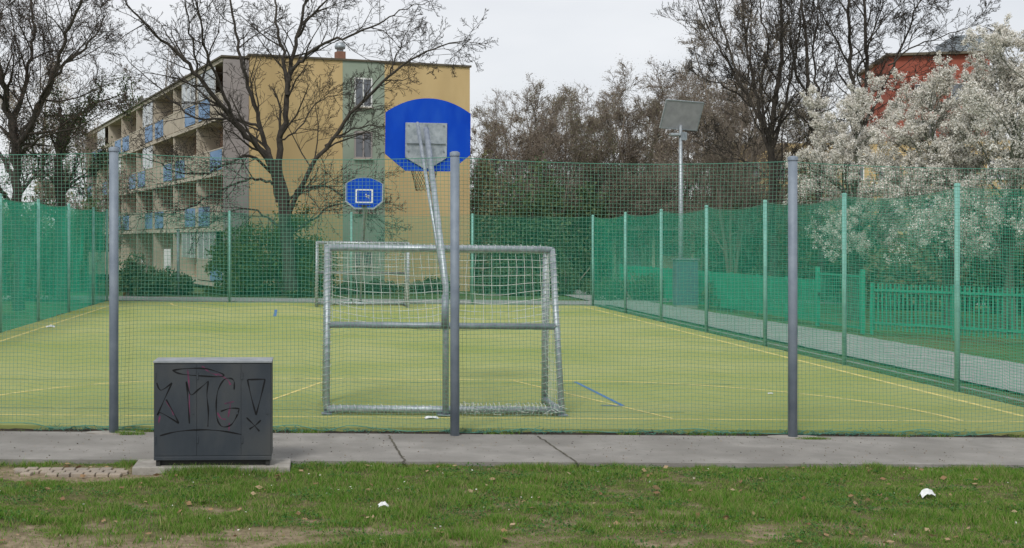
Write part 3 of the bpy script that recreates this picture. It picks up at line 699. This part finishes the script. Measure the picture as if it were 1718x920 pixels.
for fl in range(4):
    z0 = FZ[fl]+.09
    for k in range(8):
        y0, y1 = k*BAY+(.165 if k == 0 else .085), (k+1)*BAY-(.165 if k == 7 else .085)
        if fl > 0 or k == 0:
            pa = MB().box(-ld+.02, -ld+.06, y0, y1, z0+.05, z0+1.0).build('parapet', M['tanp'], B_)
            f = 0.05 if (k+fl) % 2 == 0 else .5
            a = y0+(y1-y0)*f; MB().box(-ld-.012, -ld+.018, a, a+(y1-y0)*.42, z0+.08, z0+.97).build('blue_panel', M['bpan'], pa)
            MB().box(-ld+.0, -ld+.08, y0, y1, z0+1.0, z0+1.05).build('handrail', M['cream'], pa)
        if (fl, k) in glz:
            zt = FZ[fl+1]-.09; f0, f1 = ((.06, .62) if k % 2 else (.3, .97))
            gl = MB().box(-ld+.03, -ld+.05, y0+(y1-y0)*f0, y0+(y1-y0)*f1, z0+1.06, zt).build('loggia_window', M['glaze'], B_)
            mb = MB()
            for q in np.linspace(f0, f1, 4): yq = y0+(y1-y0)*q; mb.box(-ld+.012, -ld+.029, yq-.03, yq+.03, z0+1.06, zt)
            mb.build('frame', M['white'], gl)
        wn = MB().box(-.045, -.021, y0+.9, y0+2.3, z0+.75, z0+2.1).box(-.045, -.021, y0+3.1, y0+3.95, z0+.05, z0+2.1).build('loggia_door', M['glass'], B_)
        mb = MB()
        for a, b, c, d in ((y0+.82, y0+.9, z0+.7, z0+2.15), (y0+2.3, y0+2.38, z0+.7, z0+2.15), (y0+.9, y0+2.3, z0+.67, z0+.75), (y0+3.02, y0+3.1, z0, z0+2.15), (y0+3.95, y0+4.03, z0, z0+2.15)): mb.box(-.07, -.0215, a, b, c, d)
        mb.build('frame', M['white'], wn)

# distant orange and yellow block on the right
M['orange'] = mat('orange render', (.27, .075, .05), .9, (.33, .10, .07), .5)
ob = P(1500, 402, 92); O_ = empty('tower_block', (ob[0], ob[1], 0), radians(-14), 'orange and ochre block of flats behind the blossoming trees', 'building')
MB().box(-12, 14, 0, 13, -.5, 9.7).build('wall', M['yel'], O_)
MB().box(-.3, 6.6, -.05, 11, 9.72, 16.1).build('upper_storeys', M['orange'], O_)
MB().box(-.6, 6.9, -.4, 11.4, 16.11, 16.3).build('roof', M['roofm'], O_)
MB().box(4.3, 7.6, .5, 6, 16.31, 17.6).build('lift_house', M['galv'], O_)
for z in (1.3, 4.1, 6.9, 9.9, 12.6, 14.9):
    for i in range(10):
        x = -11+2.5*i
        if z > 9.7 and (x < .2 or x > 5.2 or z > 14): continue
        wn = MB().box(x, x+1.3, -.08, -.053, z, z+1.3).build('window', M['glass'], O_)
        MB().box(x-.08, x, -.12, -.052, z-.06, z+1.36).box(x+1.3, x+1.38, -.12, -.052, z-.06, z+1.36).box(x, x+1.3, -.12, -.081, z+1.3, z+1.36).box(x, x+1.3, -.12, -.081, z-.06, z).build('frame', M['white'], wn)

# low pavilion behind the hedge
pv_ = P(965, 402, 64); V_ = empty('pavilion', (pv_[0], pv_[1], -.3), radians(-8), 'long low cream pavilion with a flat roof seen through the right net', 'building')
MB().box(0, 22, .6, 7, 0, 2.9).build('wall', mat('pavilion wall', (.30, .30, .25), .9, (.38, .37, .31), 1.0), V_)
MB().box(-.4, 22.4, -.4, 7.4, 3.1, 3.3).build('roof', M['conc'], V_)
for i in range(12): MB().box(i*2-.08, i*2+.08, -.1, .06, 0, 3.1).build('column', M['cream'], V_)
for i in range(11):
    wn = MB().box(i*2+.4, i*2+1.6, .56, .59, 1.1, 2.3).build('window', M['glass'], V_)
    if i in (2, 5, 7): MB().box(i*2+.5, i*2+1.5, .50, .55, 1.0, 1.8).build('panel', M['tanp'], wn)

# ------------------------------------------------------------------ slat fence, gate, lamp
M['slat'] = mat('green painted slats', (.035, .33, .20), .6, (.03, .26, .16), 2)
FX = 14.6
def slatfence(A, B, label, h=1.35, pitch=.115, wd=.036):
    A, B = np.array(A), np.array(B); Ly = float(np.linalg.norm(B-A)); t = empty('slat_fence', (A[0], A[1], float(gz(A[0]))), math.atan2(B[1]-A[1], B[0]-A[0])-pi/2, label, 'fence', 'green slat fences by the path')
    mb = MB(); n = int(Ly/pitch)
    for i in range(n): y = i*Ly/n; mb.box(-.012, .012, y, y+wd, .12, h)
    mb.build('slats', M['slat'], t)
    MB().box(.013, .05, 0, Ly, .28, .34).build('rail', M['slat'], t); MB().box(.013, .05, 0, Ly, h-.2, h-.14).build('rail', M['slat'], t)
    k = max(1, round(Ly/2.4))
    for i in range(k+1): MB().box(.051, .11, i*Ly/k-.03, i*Ly/k+.03, 0, h+.03).build('post', M['slat'], t)
GA, GB = 32.1, 35.0
slatfence((FX+.25, GA-.1), (FX+5.2, 24.6), 'green vertical slat fence nearer than the gate, by the right edge')
slatfence((FX, GB+.1), (FX-.5, 56.0), 'green slat fence running away beyond the gate beside the path')
tg = empty('gate', (FX, GA, float(gz(FX))), 0, 'green mesh gate between two taller posts in the slat fence', 'gate')
for y in (0, GB-GA): MB().box(-.05, .05, y-.05, y+.05, 0, 1.72).build('gate_post', M['slat'], tg, bevel=.006)
Lg = GB-GA; MB().box(-.02, .02, .08, Lg-.08, 1.5, 1.56).box(-.02, .02, .08, Lg-.08, .12, .18).box(-.02, .02, .08, .14, .18, 1.5).box(-.02, .02, Lg-.14, Lg-.08, .18, 1.5).build('gate_frame', M['slat'], tg)
mb = MB(); n = 22
for i in range(n): y = .14+(Lg-.28)*(i+.5)/n; mb.box(-.006, .006, y-.006, y+.006, .18, 1.5)
for i in range(12): z = .18+1.32*(i+.5)/12; mb.box(-.0055, .0055, .14, Lg-.14, z-.006, z+.006)
mb.build('gate_mesh', M['slat'], tg)
MB().box(-.06, -.021, Lg-.28, Lg-.14, .9, 1.0).build('handle', M['dark'], tg)

lp = P(1142, 402, 45.6); lz = float(gz(lp[0]))
tlmp = empty('solar_street_lamp', (lp[0], lp[1], lz), 0, 'solar street lamp with tilted panel on a pale pole beside the path', 'street lamp')
MB().tube([(0, 0, 0), (0, 0, 3), (0, 0, 6.75)], [.09, .085, .06], 12).build('pole', M['galv_l'], tlmp, smooth=True)
sp = MB().box(-.72, .72, -.52, .52, -.02, .02).build('solar_panel', mat('solar cell underside', (.34, .34, .37), .5, (.44, .44, .47), 3, metal=.3), tlmp)
sp.location = (.0, -.12, 7.12); sp.rotation_euler = (radians(-66), radians(3), radians(10))
MB().box(-.76, .76, -.56, -.52, -.03, .03).box(-.76, .76, .52, .56, -.03, .03).box(-.76, -.72, -.52, .52, -.03, .03).box(.72, .76, -.52, .52, -.03, .03).build('panel_frame', M['galv_l'], sp)
MB().box(-.4, -.02, -.12, .12, 6.36, 6.46).build('lamp_head', M['galv_l'], tlmp, bevel=.02)
MB().box(.0, .22, -.08, .08, 6.2, 6.5).build('battery_box', M['galv'], tlmp)
bx_ = P(1150, 402, 44.9); tbx = empty('control_box', (bx_[0], bx_[1], float(gz(bx_[0]))), 0, 'blue grey control box standing at the foot of the solar lamp', 'box')
MB().box(-.4, .4, -.25, .25, .1, 1.75).build('body', mat('blue grey paint', (.10, .16, .20), .6, (.13, .19, .23), 2), tbx, bevel=.02)
MB().box(-.44, .44, -.29, .29, 1.752, 1.80).build('lid', M['galv'], tbx); MB().box(-.38, .38, -.23, .23, -.1, .098).build('base', M['conc'], tbx)
MB().box(-.36, .36, -.262, -.252, .2, 1.68).build('door', mat('blue grey door', (.085, .14, .18), .6), tbx)

def pole_thing(name, px, y0, y1, Z, r, m, label, cat, extra=None):
    p = P(px, 402, Z); z = float(gz(p[0])); t = empty(name, (p[0], p[1], z), 0, label, cat)
    h = H0-(y0-402)/F*Z-z; MB().tube([(0, 0, -.05), (0, 0, h)], r, 10).build('pole', m, t, smooth=True)
    if extra: extra(t, h)
    return t
pole_thing('lamp_post', 299, 388, 490, 50, .06, M['galv'], 'thin grey pole in front of the loggias', 'pole', lambda t, h: MB().lathe((0, 0, h), [(.07, 0), (.09, .04), (0, .1)], 10).build('cap', M['galv'], t))
pole_thing('notice_sign', 281, 418, 480, 51, .03, M['galv'], 'narrow white notice on a post beside the dark hedge', 'sign', lambda t, h: MB().box(-.14, .14, -.05, -.031, h-.85, h+.0).build('board', M['white'], t))
orm = mat('orange paint', (.55, .20, .04), .6, (.45, .16, .04), 3)
pole_thing('bollard', 210, 466, 500, 49, .10, orm, 'orange post standing just beyond the far left corner of the pitch', 'post', lambda t, h: MB().lathe((0, 0, h), [(.11, 0), (.11, .03), (0, .05)], 10).build('cap', orm, t))
pole_thing('marker_post', 239, 436, 475, 52, .04, M['white'], 'thin white post in the hedge left of the notice', 'post', lambda t, h: MB().lathe((0, 0, h), [(.05, 0), (.05, .03), (0, .05)], 10).build('cap', M['white'], t))
q = P(168, 402, 46); tb = empty('notice_board', (q[0], q[1], float(gz(q[0]))), radians(20), 'pale beige board on two legs beyond the left net', 'board')
MB().box(-.42, .42, -.03, .03, .95, 1.8).build('board', M['cream'], tb)
for s in (-1, 1): MB().box(s*.38-.03, s*.38+.03, -.02, .02, 0, .949).build('leg', M['galv'], tb)

# ------------------------------------------------------------------ trees
def traced(T, pts, Z, r0, r1, rng, yo=0.0, yend=0.0, nn=9):
    """a limb traced at its own distance, then smoothed; yo / yend bend it away from or towards the eye"""
    n = len(pts); W = [P(px, py, Z+yo+(yend-yo)*i/(n-1)) for i, (px, py) in enumerate(pts)]
    outp = []
    for i in range(n-1):
        p0, p1, p2, p3 = W[max(i-1, 0)], W[i], W[i+1], W[min(i+2, n-1)]
        for s in range(4):
            t = s/4; outp.append(.5*((2*p1)+(-p0+p2)*t+(2*p0-5*p1+4*p2-p3)*t*t+(-p0+3*p1-3*p2+p3)*t**3))
    outp.append(W[-1]); m_ = len(outp)
    outp = [q if i in (0, m_-1) else q+rng.normal(0, .035, 3) for i, q in enumerate(outp)]
    rad = np.linspace(r0, r1, m_); T.append((np.array(outp), rad, 8))
    dirs = [outp[0]*0]+[(outp[i+1]-outp[i])/np.linalg.norm(outp[i+1]-outp[i]) for i in range(m_-1)]
    dirs[0] = dirs[1]; Ln = sum(np.linalg.norm(outp[i+1]-outp[i]) for i in range(m_-1))
    return outp, dirs, rad, Ln
def tree_obj(name, base, T, m, label, crown=None, group=None, minr=.006, trunk_n=1):
    t = empty(name, tuple(base), 0, label, 'tree', group)
    inv = np.array(base)
    tr = [(p-inv, r, k) for p, r, k in T]
    link('trunk', join_tubes(tr[:trunk_n], 'trunk'), m, t, smooth=True)
    link('branches', join_tubes(tr[trunk_n:], 'branches', minr), m, t)
    if crown:
        for nm, V, Fq, mm_ in crown: link(nm, arr_mesh(nm, V-inv, Fq), mm_, t)
    return t
# the big bare tree in front of the yellow gable
rng = np.random.default_rng(77); T = []; tips = []
Zt = 49.5; base = P(476, 478, Zt); base[2] = gz(base[0])
traced(T, [(488, 486), (485, 430), (480, 370), (473, 320), (465, 270)], Zt, .31, .19, rng)
cfg = dict(max=5, n=[0, 8, 6, 4, 3], wob=.2, trop=.03, ratio=.5, ang=(.4, 1.05), lo=.15, taper=.3)
limbs = [
 ([(468, 340), (468, 250), (478, 195), (484, 140), (492, 90), (506, 40), (520, -15), (530, -60)], .22, .05, 0, .5, 10),
 ([(482, 160), (476, 100), (466, 50), (462, 0), (455, -60)], .13, .04, 0, 1.5, 7),
 ([(466, 330), (452, 272), (415, 228), (372, 178), (332, 128), (300, 92), (262, 58), (222, 18), (200, -10)], .21, .035, 0, -2.5, 12),
 ([(456, 275), (446, 240), (430, 190), (412, 130), (398, 70), (388, 10), (380, -50)], .17, .05, 0, 2, 9),
 ([(392, 198), (372, 150), (350, 100), (338, 50), (326, -10), (318, -60)], .11, .035, -1, -3, 8),
 ([(330, 126), (325, 80), (316, 30), (300, -30)], .07, .03, -1.6, -3, 5),
 ([(474, 405), (488, 355), (520, 285), (558, 236), (600, 178), (652, 130), (692, 98), (740, 78), (788, 66)], .17, .025, 0, -3, 13),
 ([(488, 120), (508, 100), (545, 72), (585, 60), (635, 40), (672, 18), (720, 2)], .12, .02, 0, -1.5, 9),
 ([(500, 62), (520, 30), (560, -10), (600, -50)], .09, .03, 0, -2, 5),
 ([(545, 245), (575, 224), (612, 212), (650, 212)], .07, .02, -.6, -2, 5),
 ([(652, 130), (662, 100), (680, 60), (690, 30)], .05, .015, -1.5, -2, 4),
 ([(455, 290), (420, 262), (380, 275), (340, 292), (300, 290), (262, 272), (225, 262)], .10, .02, 0, -3.5, 10),
 ([(458, 310), (430, 300), (395, 308), (350, 330), (310, 352), (270, 360), (240, 350)], .09, .018, 0, -2, 10),
 ([(474, 350), (500, 320), (540, 312), (580, 330), (610, 352), (650, 380)], .09, .02, 0, -2.5, 8),
 ([(478, 400), (520, 370), (560, 345), (600, 340), (640, 350)], .08, .015, 0, 1, 7),
 ([(470, 380), (440, 360), (400, 350), (360, 372), (320, 385)], .08, .015, 0, 2, 7),
 ([(470, 235), (500, 215), (530, 175), (560, 160), (590, 158)], .06, .015, 0, 2, 6),
 ([(436, 215), (400, 200), (350, 200), (310, 190), (270, 150), (235, 120), (205, 90)], .09, .02, 0, 2.5, 9),
 ([(790, 66), (760, 90), (720, 95)], .02, .01, -3, -3, 3),
]
for pts, r0, r1, y0, y1, nc in limbs:
    q, d, rd, Ln = traced(T, pts, Zt, r0*.66, r1*.62, rng, y0, y1)
    sub(T, q, d, rd, min(Ln, 5.2), 1, cfg, rng, tips, nch=int(nc*1.5), lo=.12)
tree_obj('bare_tree', base, T, M['bark'], 'large leafless tree with dark spreading limbs in front of the yellow gable', minr=.007)
print('tree1', len(T))

def auto_tree(name, px, Z, H, seed, m, label, cfg, r0=.22, stems=1, lean=0, leaves=None, group=None, fork=.25, minr=.008, loc=None, spread=.55, ns=6):
    rng = np.random.default_rng(seed); T = []; tips = []
    b = P(px, 402, Z) if loc is None else np.array((loc[0], loc[1], 0.)); b[2] = gz(b[0])
    nt_ = 0
    for s in range(stems):
        d = np.array((rng.normal(0, .10)+lean, rng.normal(0, .10), 1.0)) if stems > 1 else np.array((lean, 0, 1.))
        st = b+np.array((rng.normal(0, .12), rng.normal(0, .12), -.1))*(stems > 1)
        pts = [st]; dirs = [d]; hh = H*rng.uniform(.82, 1.0); q = st.copy(); d = d/np.linalg.norm(d)
        for i in range(9):
            d = d+rng.normal(0, .045, 3)+(0, 0, .03); d /= np.linalg.norm(d); q = q+d*hh*.85/9; pts.append(q); dirs.append(d)
        rad = np.linspace(r0, r0*.18, 10)*rng.uniform(.8, 1.05); T.insert(nt_, (np.array(pts), rad, 8)); nt_ += 1
        sub(T, pts, dirs, rad, hh*spread, 0, cfg, rng, tips, nch=ns, lo=fork)
    crown = []
    if leaves:
        lm, n, size, jit = leaves; tp = np.array(tips); C = tp[rng.integers(0, len(tp), n)]+rng.normal(0, jit, (n, 3))
        V, Fq = leaf_quads(C, size, rng); crown = [('crown', V, Fq, lm)]
    return tree_obj(name, b, T, m, label, crown, group, minr, nt_)
C1 = dict(max=4, n=[9, 7, 6, 6], wob=.17, trop=.04, ratio=.58, ang=(.45, 1.05), lo=.1, taper=.3)
C2 = dict(max=4, n=[10, 8, 6, 6], wob=.15, trop=.05, ratio=.55, ang=(.4, .95), lo=.1, taper=.28)
CT = dict(max=5, n=[0, 8, 6, 5, 4], wob=.18, trop=.05, ratio=.52, ang=(.4, 1.0), lo=.12, taper=.3)
def traced_tree(px, py, Z, limbs, seed, m, label, cfg, leaves=None, cap=4.5, minr=.008, dens=1.0):
    rng = np.random.default_rng(seed); T = []; tips = []; b = P(px, py, Z); b[2] = gz(b[0])
    for i, (pts, r0, r1, y0, y1, nc) in enumerate(limbs):
        q, d, rd, Ln = traced(T, pts, Z, r0*(.75 if i else .9), r1*.7, rng, y0, y1)
        if nc: sub(T, q, d, rd, min(Ln, cap), 1, cfg, rng, tips, nch=int(nc*dens), lo=.1)
    order = [T[0]]+T[1:]; crown = []
    if leaves:
        lm, n, size, jit = leaves; tp = np.array(tips); C = tp[rng.integers(0, len(tp), n)]+rng.normal(0, jit, (n, 3)); V, Fq = leaf_quads(C, size, rng); crown = [('crown', V, Fq, lm)]
    return tree_obj('bare_tree', b, order, m, label, crown, None, minr, 1)
traced_tree(30, 500, 38, [
 ([(32, 520), (30, 400), (28, 320), (26, 250), (12, 180), (0, 120), (-15, 50), (-20, -60)], .22, .06, 0, 0, 14),
 ([(26, 250), (50, 215), (72, 170), (90, 115), (108, 70), (124, 30), (142, -10), (150, -50)], .13, .03, 0, -1.5, 13),
 ([(38, 228), (70, 180), (92, 130), (122, 97), (148, 74), (165, 48), (180, 20)], .09, .02, 0, 1.5, 11),
 ([(20, 205), (36, 160), (48, 110), (56, 60), (52, 0), (60, -60)], .10, .03, 0, 2, 11),
 ([(30, 260), (60, 235), (95, 222), (130, 215), (170, 190)], .06, .015, 0, -2, 7),
 ([(28, 300), (0, 260), (-30, 200), (-50, 120), (-60, 40)], .10, .03, 0, 1, 9),
 ([(14, 180), (-20, 130), (-40, 60), (-50, 0)], .08, .03, 0, -2, 8)], 101, M['bark'], 'tall bare tree with fine reddish twigs at the far left edge', CT, (M['l_red'], 26000, .018, .12), dens=1.2, minr=.006)
traced_tree(102, 470, 42, [
 ([(104, 500), (102, 400), (99, 300), (98, 250), (104, 205), (100, 180)], .26, .08, 0, 0, 12),
 ([(100, 270), (116, 225), (130, 195), (155, 180), (185, 165), (205, 160)], .09, .02, 0, -1, 9),
 ([(102, 330), (130, 300), (160, 290), (185, 260)], .08, .02, 0, 1, 7),
 ([(102, 320), (75, 290), (60, 260), (50, 240)], .08, .02, 0, -1, 7)], 103, M['bark'], 'dark ivy covered tree just right of the far left tree', CT, (M['l_dark'], 9000, .035, .15), cap=2.2)
auto_tree('bare_tree', 66, 62, 13.5, 113, M['bark2'], 'faint brown tree between the two left trees', C1, .16, leaves=(M['l_brown'], 20000, .035, .2), fork=.12)
auto_tree('bare_tree', 165, 70, 9.5, 114, M['bark2'], 'low brown tree at the far end of the long loggia facade', C1, .14, stems=2, leaves=(M['l_brown'], 14000, .035, .2), fork=.12)
for px, s, H, lb in ((196, 104, 18, 'thin bare tree poking over the loggia roof, leftmost one'), (222, 105, 22, 'slender poplar rising over the loggia roof, middle one'), (249, 106, 25, 'slender poplar rising over the loggia roof, tallest one')):
    auto_tree('poplar', px, 100, H, s, M['bark2'], lb, dict(C2, n=[9, 6, 5, 4]), .16, minr=.012, spread=.22, ns=12)
# middle background
mids = [(806, 66, 8.6), (862, 70, 12.0), (905, 64, 10.4), (955, 74, 12.6), (1000, 64, 10.6), (1045, 72, 12.8), (1090, 64, 11.4), (1135, 70, 13.0), (1185, 62, 11.4), (1240, 68, 12.0), (1330, 66, 11.5)]
mlab = ['small brown tree against the right corner of the yellow gable', 'round brown twiggy tree next right of the yellow building', 'brown budding tree above the right end of the near goal',
        'taller brown tree third from the yellow building', 'greenish brown tree above the far corner of the pitch', 'tall budding tree in the middle of the brown row', 'greenish brown tree left of the solar lamp', 'tall brown tree directly behind the solar panel', 'dense brown tree just right of the solar lamp', 'brown tree behind the left of the upright bare stems', 'brown tree behind the right grey fence post']
for i, ((px, Z, H), lb) in enumerate(zip(mids, mlab)):
    lm = M['l_brown'] if i % 3 != 1 else M['l_mix']
    auto_tree('twiggy_tree', px, Z, H*1.06, 200+i, M['bark2'], lb, C2 if i % 2 else C1, .10, stems=5, leaves=(lm, 24000, .025, .16), group='brown budding trees behind the pitch', minr=.008, fork=.14, spread=.46, ns=8)
# tall multi stemmed trees
traced_tree(1296, 480, 47, [
 ([(1298, 500), (1297, 400), (1295, 300), (1296, 240), (1300, 170), (1310, 100), (1312, 30), (1310, -60)], .20, .05, 0, 0, 14),
 ([(1296, 280), (1284, 220), (1268, 150), (1255, 90), (1248, 30), (1240, -50)], .11, .04, 0, 1.5, 12),
 ([(1294, 260), (1270, 190), (1236, 130), (1205, 80), (1180, 30), (1160, -30)], .09, .025, 0, 2, 12),
 ([(1290, 230), (1276, 150), (1290, 80), (1276, 20), (1280, -50)], .08, .03, 0, 2, 10),
 ([(1296, 250), (1316, 180), (1330, 110), (1342, 40), (1350, -50)], .09, .03, 0, -1, 11),
 ([(1262, 180), (1225, 150), (1190, 135), (1150, 120)], .05, .015, 1.2, 3, 8),
 ([(1292, 300), (1250, 270), (1210, 262), (1170, 240)], .05, .015, 0, 2.5, 8),
 ([(1298, 300), (1330, 270), (1350, 240)], .05, .015, 0, -1.5, 6),
 ([(1240, 140), (1215, 60), (1200, 0), (1190, -50)], .06, .02, -2, -2, 9)], 301, M['bark'], 'tall bare tree with many upright dark stems left of the blossom', dict(CT, trop=.12), (M['l_brown'], 9000, .02, .1), dens=1.05, minr=.007)
traced_tree(1374, 480, 45, [
 ([(1378, 500), (1376, 400), (1373, 300), (1368, 240), (1358, 170), (1354, 100), (1350, 40), (1340, -60)], .15, .05, 0, 0, 12),
 ([(1366, 220), (1372, 150), (1364, 90), (1372, 20), (1380, -50)], .07, .025, 0, 1, 9),
 ([(1358, 170), (1335, 120), (1325, 60), (1318, 0)], .06, .02, 0, -1, 8),
 ([(1370, 270), (1395, 240), (1420, 232), (1450, 215)], .05, .015, 0, -1, 6)], 302, M['bark'], 'tall bare tree with one dark trunk at the left edge of the blossom', CT)
traced_tree(1440, 480, 52, [
 ([(1440, 500), (1440, 350), (1436, 200), (1427, 120), (1425, 50), (1424, -60)], .15, .07, 0, 0, 12),
 ([(1438, 220), (1452, 140), (1452, 60), (1450, 0), (1452, -60)], .13, .06, 0, 1, 11),
 ([(1440, 240), (1480, 150), (1512, 80), (1535, 20), (1560, -40)], .09, .03, 0, -1, 11),
 ([(1455, 80), (1475, 30), (1490, -30)], .05, .02, 1, 1, 8),
 ([(1427, 110), (1400, 60), (1370, 10), (1350, -40)], .06, .02, 0, -1, 9),
 ([(1490, 110), (1540, 75), (1590, 60), (1640, 40)], .05, .015, -1, -2, 9)], 304, M['bark'], 'bare twin stemmed tree rising behind the blossom beside the orange block', CT, dens=1.2)
auto_tree('bare_tree', 1230, 54, 15.5, 303, M['bark2'], 'bare brown tree behind the upright stems', C2, .10, stems=4, fork=.12, minr=.009, spread=.4, leaves=(M['l_brown'], 12000, .028, .2))
# blossom trees
C3 = dict(max=4, n=[9, 7, 5, 4], wob=.15, trop=.05, ratio=.56, ang=(.4, 1.0), lo=.15, taper=.3)
def blossom(px, Z, H, seed, label, n, spread=.62, lean=0, ns=8):
    auto_tree('blossoming_tree', px, Z, H, seed, M['bark3'], label, C3, .13, stems=3, fork=.2, minr=.006, spread=spread, ns=ns, leaves=(M['blossom'], int(n*1.35), .026, .035), group='white blossoming trees behind the slat fence', lean=lean)
blossom(1600, 35, 7.7, 401, 'large white blossoming tree behind the slat fence, widest of the blossom', 80000)
blossom(1700, 33.5, 9.0, 402, 'white blossoming tree cut by the right edge', 80000)
blossom(1440, 39, 8.8, 403, 'white blossoming tree at the left end of the blossom, its top beside dark bare stems', 62000, .5)
blossom(1800, 36, 9.0, 405, 'white blossoming tree mostly outside the right edge', 50000, .55)

# bushes and evergreens
def bush(name, px, Z, wpx, toppy, n, size, m, label, seed, cat='bush', zb=0.0, group=None, depth=None, nl=9):
    c = P(px, 402, Z); z = float(gz(c[0])); wd = wpx/F*Z/2; h = H0-(toppy-402)/F*Z-z; dp = depth or wd*.8
    r = np.random.default_rng(seed); lumps = []
    for i in range(nl):
        a = r.uniform(-1, 1); hh = h*(1-.35*a*a)*r.uniform(.55, 1); rz = hh*.5
        lumps.append((a*wd*.72, r.uniform(-.6, .6)*dp, hh-rz*.9, wd*.42, dp*.5, rz))
        lumps.append((a*wd*.8, r.uniform(-.7, .7)*dp, h*.22, wd*.34, dp*.5, h*.24))
    t = empty(name, (c[0], c[1], z), 0, label, cat, group)
    link('foliage', foliage_mesh('foliage', lumps, n, size, seed), m, t)
    T = []; rg2 = np.random.default_rng(seed+1)
    for k in range(7):
        p0 = np.array((rg2.uniform(-.3, .3)*wd, rg2.uniform(-.3, .3)*dp, 0)); p1 = p0+(rg2.uniform(-.4, .4)*wd, 0, h*.45); p2 = p1+(rg2.uniform(-.3, .3)*wd, rg2.uniform(-.2, .2)*dp, h*.3)
        T.append((np.array([p0, p1, p2]), np.array([.06, .04, .02]), 5))
    link('stems', join_tubes(T, 'stems'), M['bark2'], t)
    return t
G1 = 'evergreen bushes beyond the pitch'
bush('bush', 455, 51.5, 200, 318, 26000, .065, M['l_spring'], 'yellow green budding bush round the foot of the big bare tree', 501, nl=11)
bush('bush', 275, 51, 110, 435, 14000, .06, M['l_dark'], 'clipped dark hedge bush under the loggias', 502)
bush('bush', 225, 49, 60, 415, 6000, .06, M['l_dark'], 'dark bush at the far left corner of the pitch', 503)
for i, (px, Z, wp, tp, lb) in enumerate(((150, 53, 110, 330, 'dark evergreen behind the left net, right of the ivy tree'), (50, 45, 130, 300, 'dark evergreen behind the left net, below the reddish tree'), (-95, 34, 140, 300, 'dark evergreen at the left edge behind the net'), (115, 56, 110, 360, 'low evergreen shrub at the foot of the left net'), (0, 50, 130, 330, 'dark evergreen deep behind the left net'))):
    bush('evergreen', px, Z, wp, tp, 19000, .06, M['l_dark'], lb, 510+i, group=G1)
for i, (px, Z, wp, tp, mm, lb) in enumerate(((825, 60, 90, 262, 'l_mix', 'brownish shrub touching the right corner of the yellow building'), (885, 58, 130, 262, 'l_dark', 'dark evergreen behind the top right corner of the near goal'), (955, 62, 140, 250, 'l_dark', 'dark green shrub left of the far corner post'),
        (1030, 66, 150, 240, 'l_mix', 'brownish green shrub behind the far corner of the pitch'), (1100, 72, 160, 235, 'l_dark', 'dark green shrub left of the solar lamp pole'), (1180, 70, 160, 262, 'l_mix', 'brownish green shrub right of the solar lamp pole'),
        (1260, 60, 150, 262, 'l_dark', 'dark green shrub below the upright bare stems'), (1345, 56, 140, 262, 'l_mix', 'shrub behind the right grey fence post'), (1430, 50, 140, 320, 'l_dark', 'dark shrub behind the gate'), (1540, 46, 170, 350, 'l_mix', 'low shrub under the white blossom'), (1680, 44, 170, 360, 'l_dark', 'low dark shrub at the right edge'))):
    bush('shrub', px, Z, wp, tp, 15000, .085, M[mm], lb, 530+i, group='shrubs behind the pitch')
for i, (px, Z, wp, tp, lb) in enumerate(((610, 54.0, 120, 468, 'low green bushes at the foot of the yellow gable, left'), (720, 55.5, 120, 466, 'low green bushes at the foot of the yellow gable, right'), (850, 54, 110, 440, 'green hedge right of the yellow building'), (945, 55, 110, 435, 'green hedge by the bend of the path'), (1060, 50, 150, 445, 'green hedge behind the slat fence far end'), (1240, 44, 150, 440, 'green hedge behind the slat fence'), (400, 52, 110, 470, 'low green plants below the loggia end'))):
    bush('hedge', px, Z, wp, tp, 9000, .05, M['l_dark'] if i != 6 else M['l_spring'], lb, 560+i, cat='hedge', group='low hedges', depth=.8)
# far wood that closes the view
rg = np.random.default_rng(8); lumps = []
for i in range(120):
    x = -90+180*i/119+rg.uniform(-1, 1); lumps.append((x, 118+rg.uniform(-3, 6), rg.uniform(2, 5.5), 3.2, 3, rg.uniform(2.5, 4.5)))
tag(link('far_wood', foliage_mesh('far_wood', lumps, 90000, .22, 9), M['l_mix']), 'brown green far wood closing the view behind the trees', 'wood', kind='stuff')

# ------------------------------------------------------------------ litter
def scrap(name, px, py, wpx, label, seed, m, zo=.0, h=.05):
    c = G(px, py, zo); r = np.random.default_rng(seed); wd = wpx/F*c[1]; n = 7; vs = []
    for i in range(n):
        for j in range(n):
            a, b = i/(n-1)-.5, j/(n-1)-.5; rr = 1-.25*r.random()
            vs.append((a*wd*rr, b*wd*.6*rr, h*(1-1.6*(a*a+b*b)*1.6)*r.uniform(.4, 1)+.004))
    fs = [(i*n+j, i*n+j+1, (i+1)*n+j+1, (i+1)*n+j) for i in range(n-1) for j in range(n-1)]
    o = MB().add(vs, fs).build(name, m); o.location = (c[0], c[1], float(gz(c[0]))+zo)
    so = o.modifiers.new('s', 'SOLIDIFY'); so.thickness = .002
    return tag(o, label, 'litter', 'white litter')
paper = mat('white paper', (.75, .76, .76), .8, (.6, .62, .63), 12)
scrap('crumpled_paper', 1556, 832, 28, 'crumpled white paper on the lawn at the right', 1, paper, .03, .07)
scrap('crumpled_paper', 643, 850, 18, 'small crumpled white paper on the lawn near the middle', 2, paper, .03, .05)
scrap('paper_scrap', 724, 702, 26, 'flat white scrap beside the ground bar of the near goal', 3, paper, .08, .03)
scrap('paper_scrap', 1292, 661, 10, 'tiny white scrap on the turf left of the right post', 4, paper, .08, .02)
scrap('paper_scrap', 85, 549, 16, 'white scrap at the foot of the left net', 5, paper, .08, .06)
print('done')
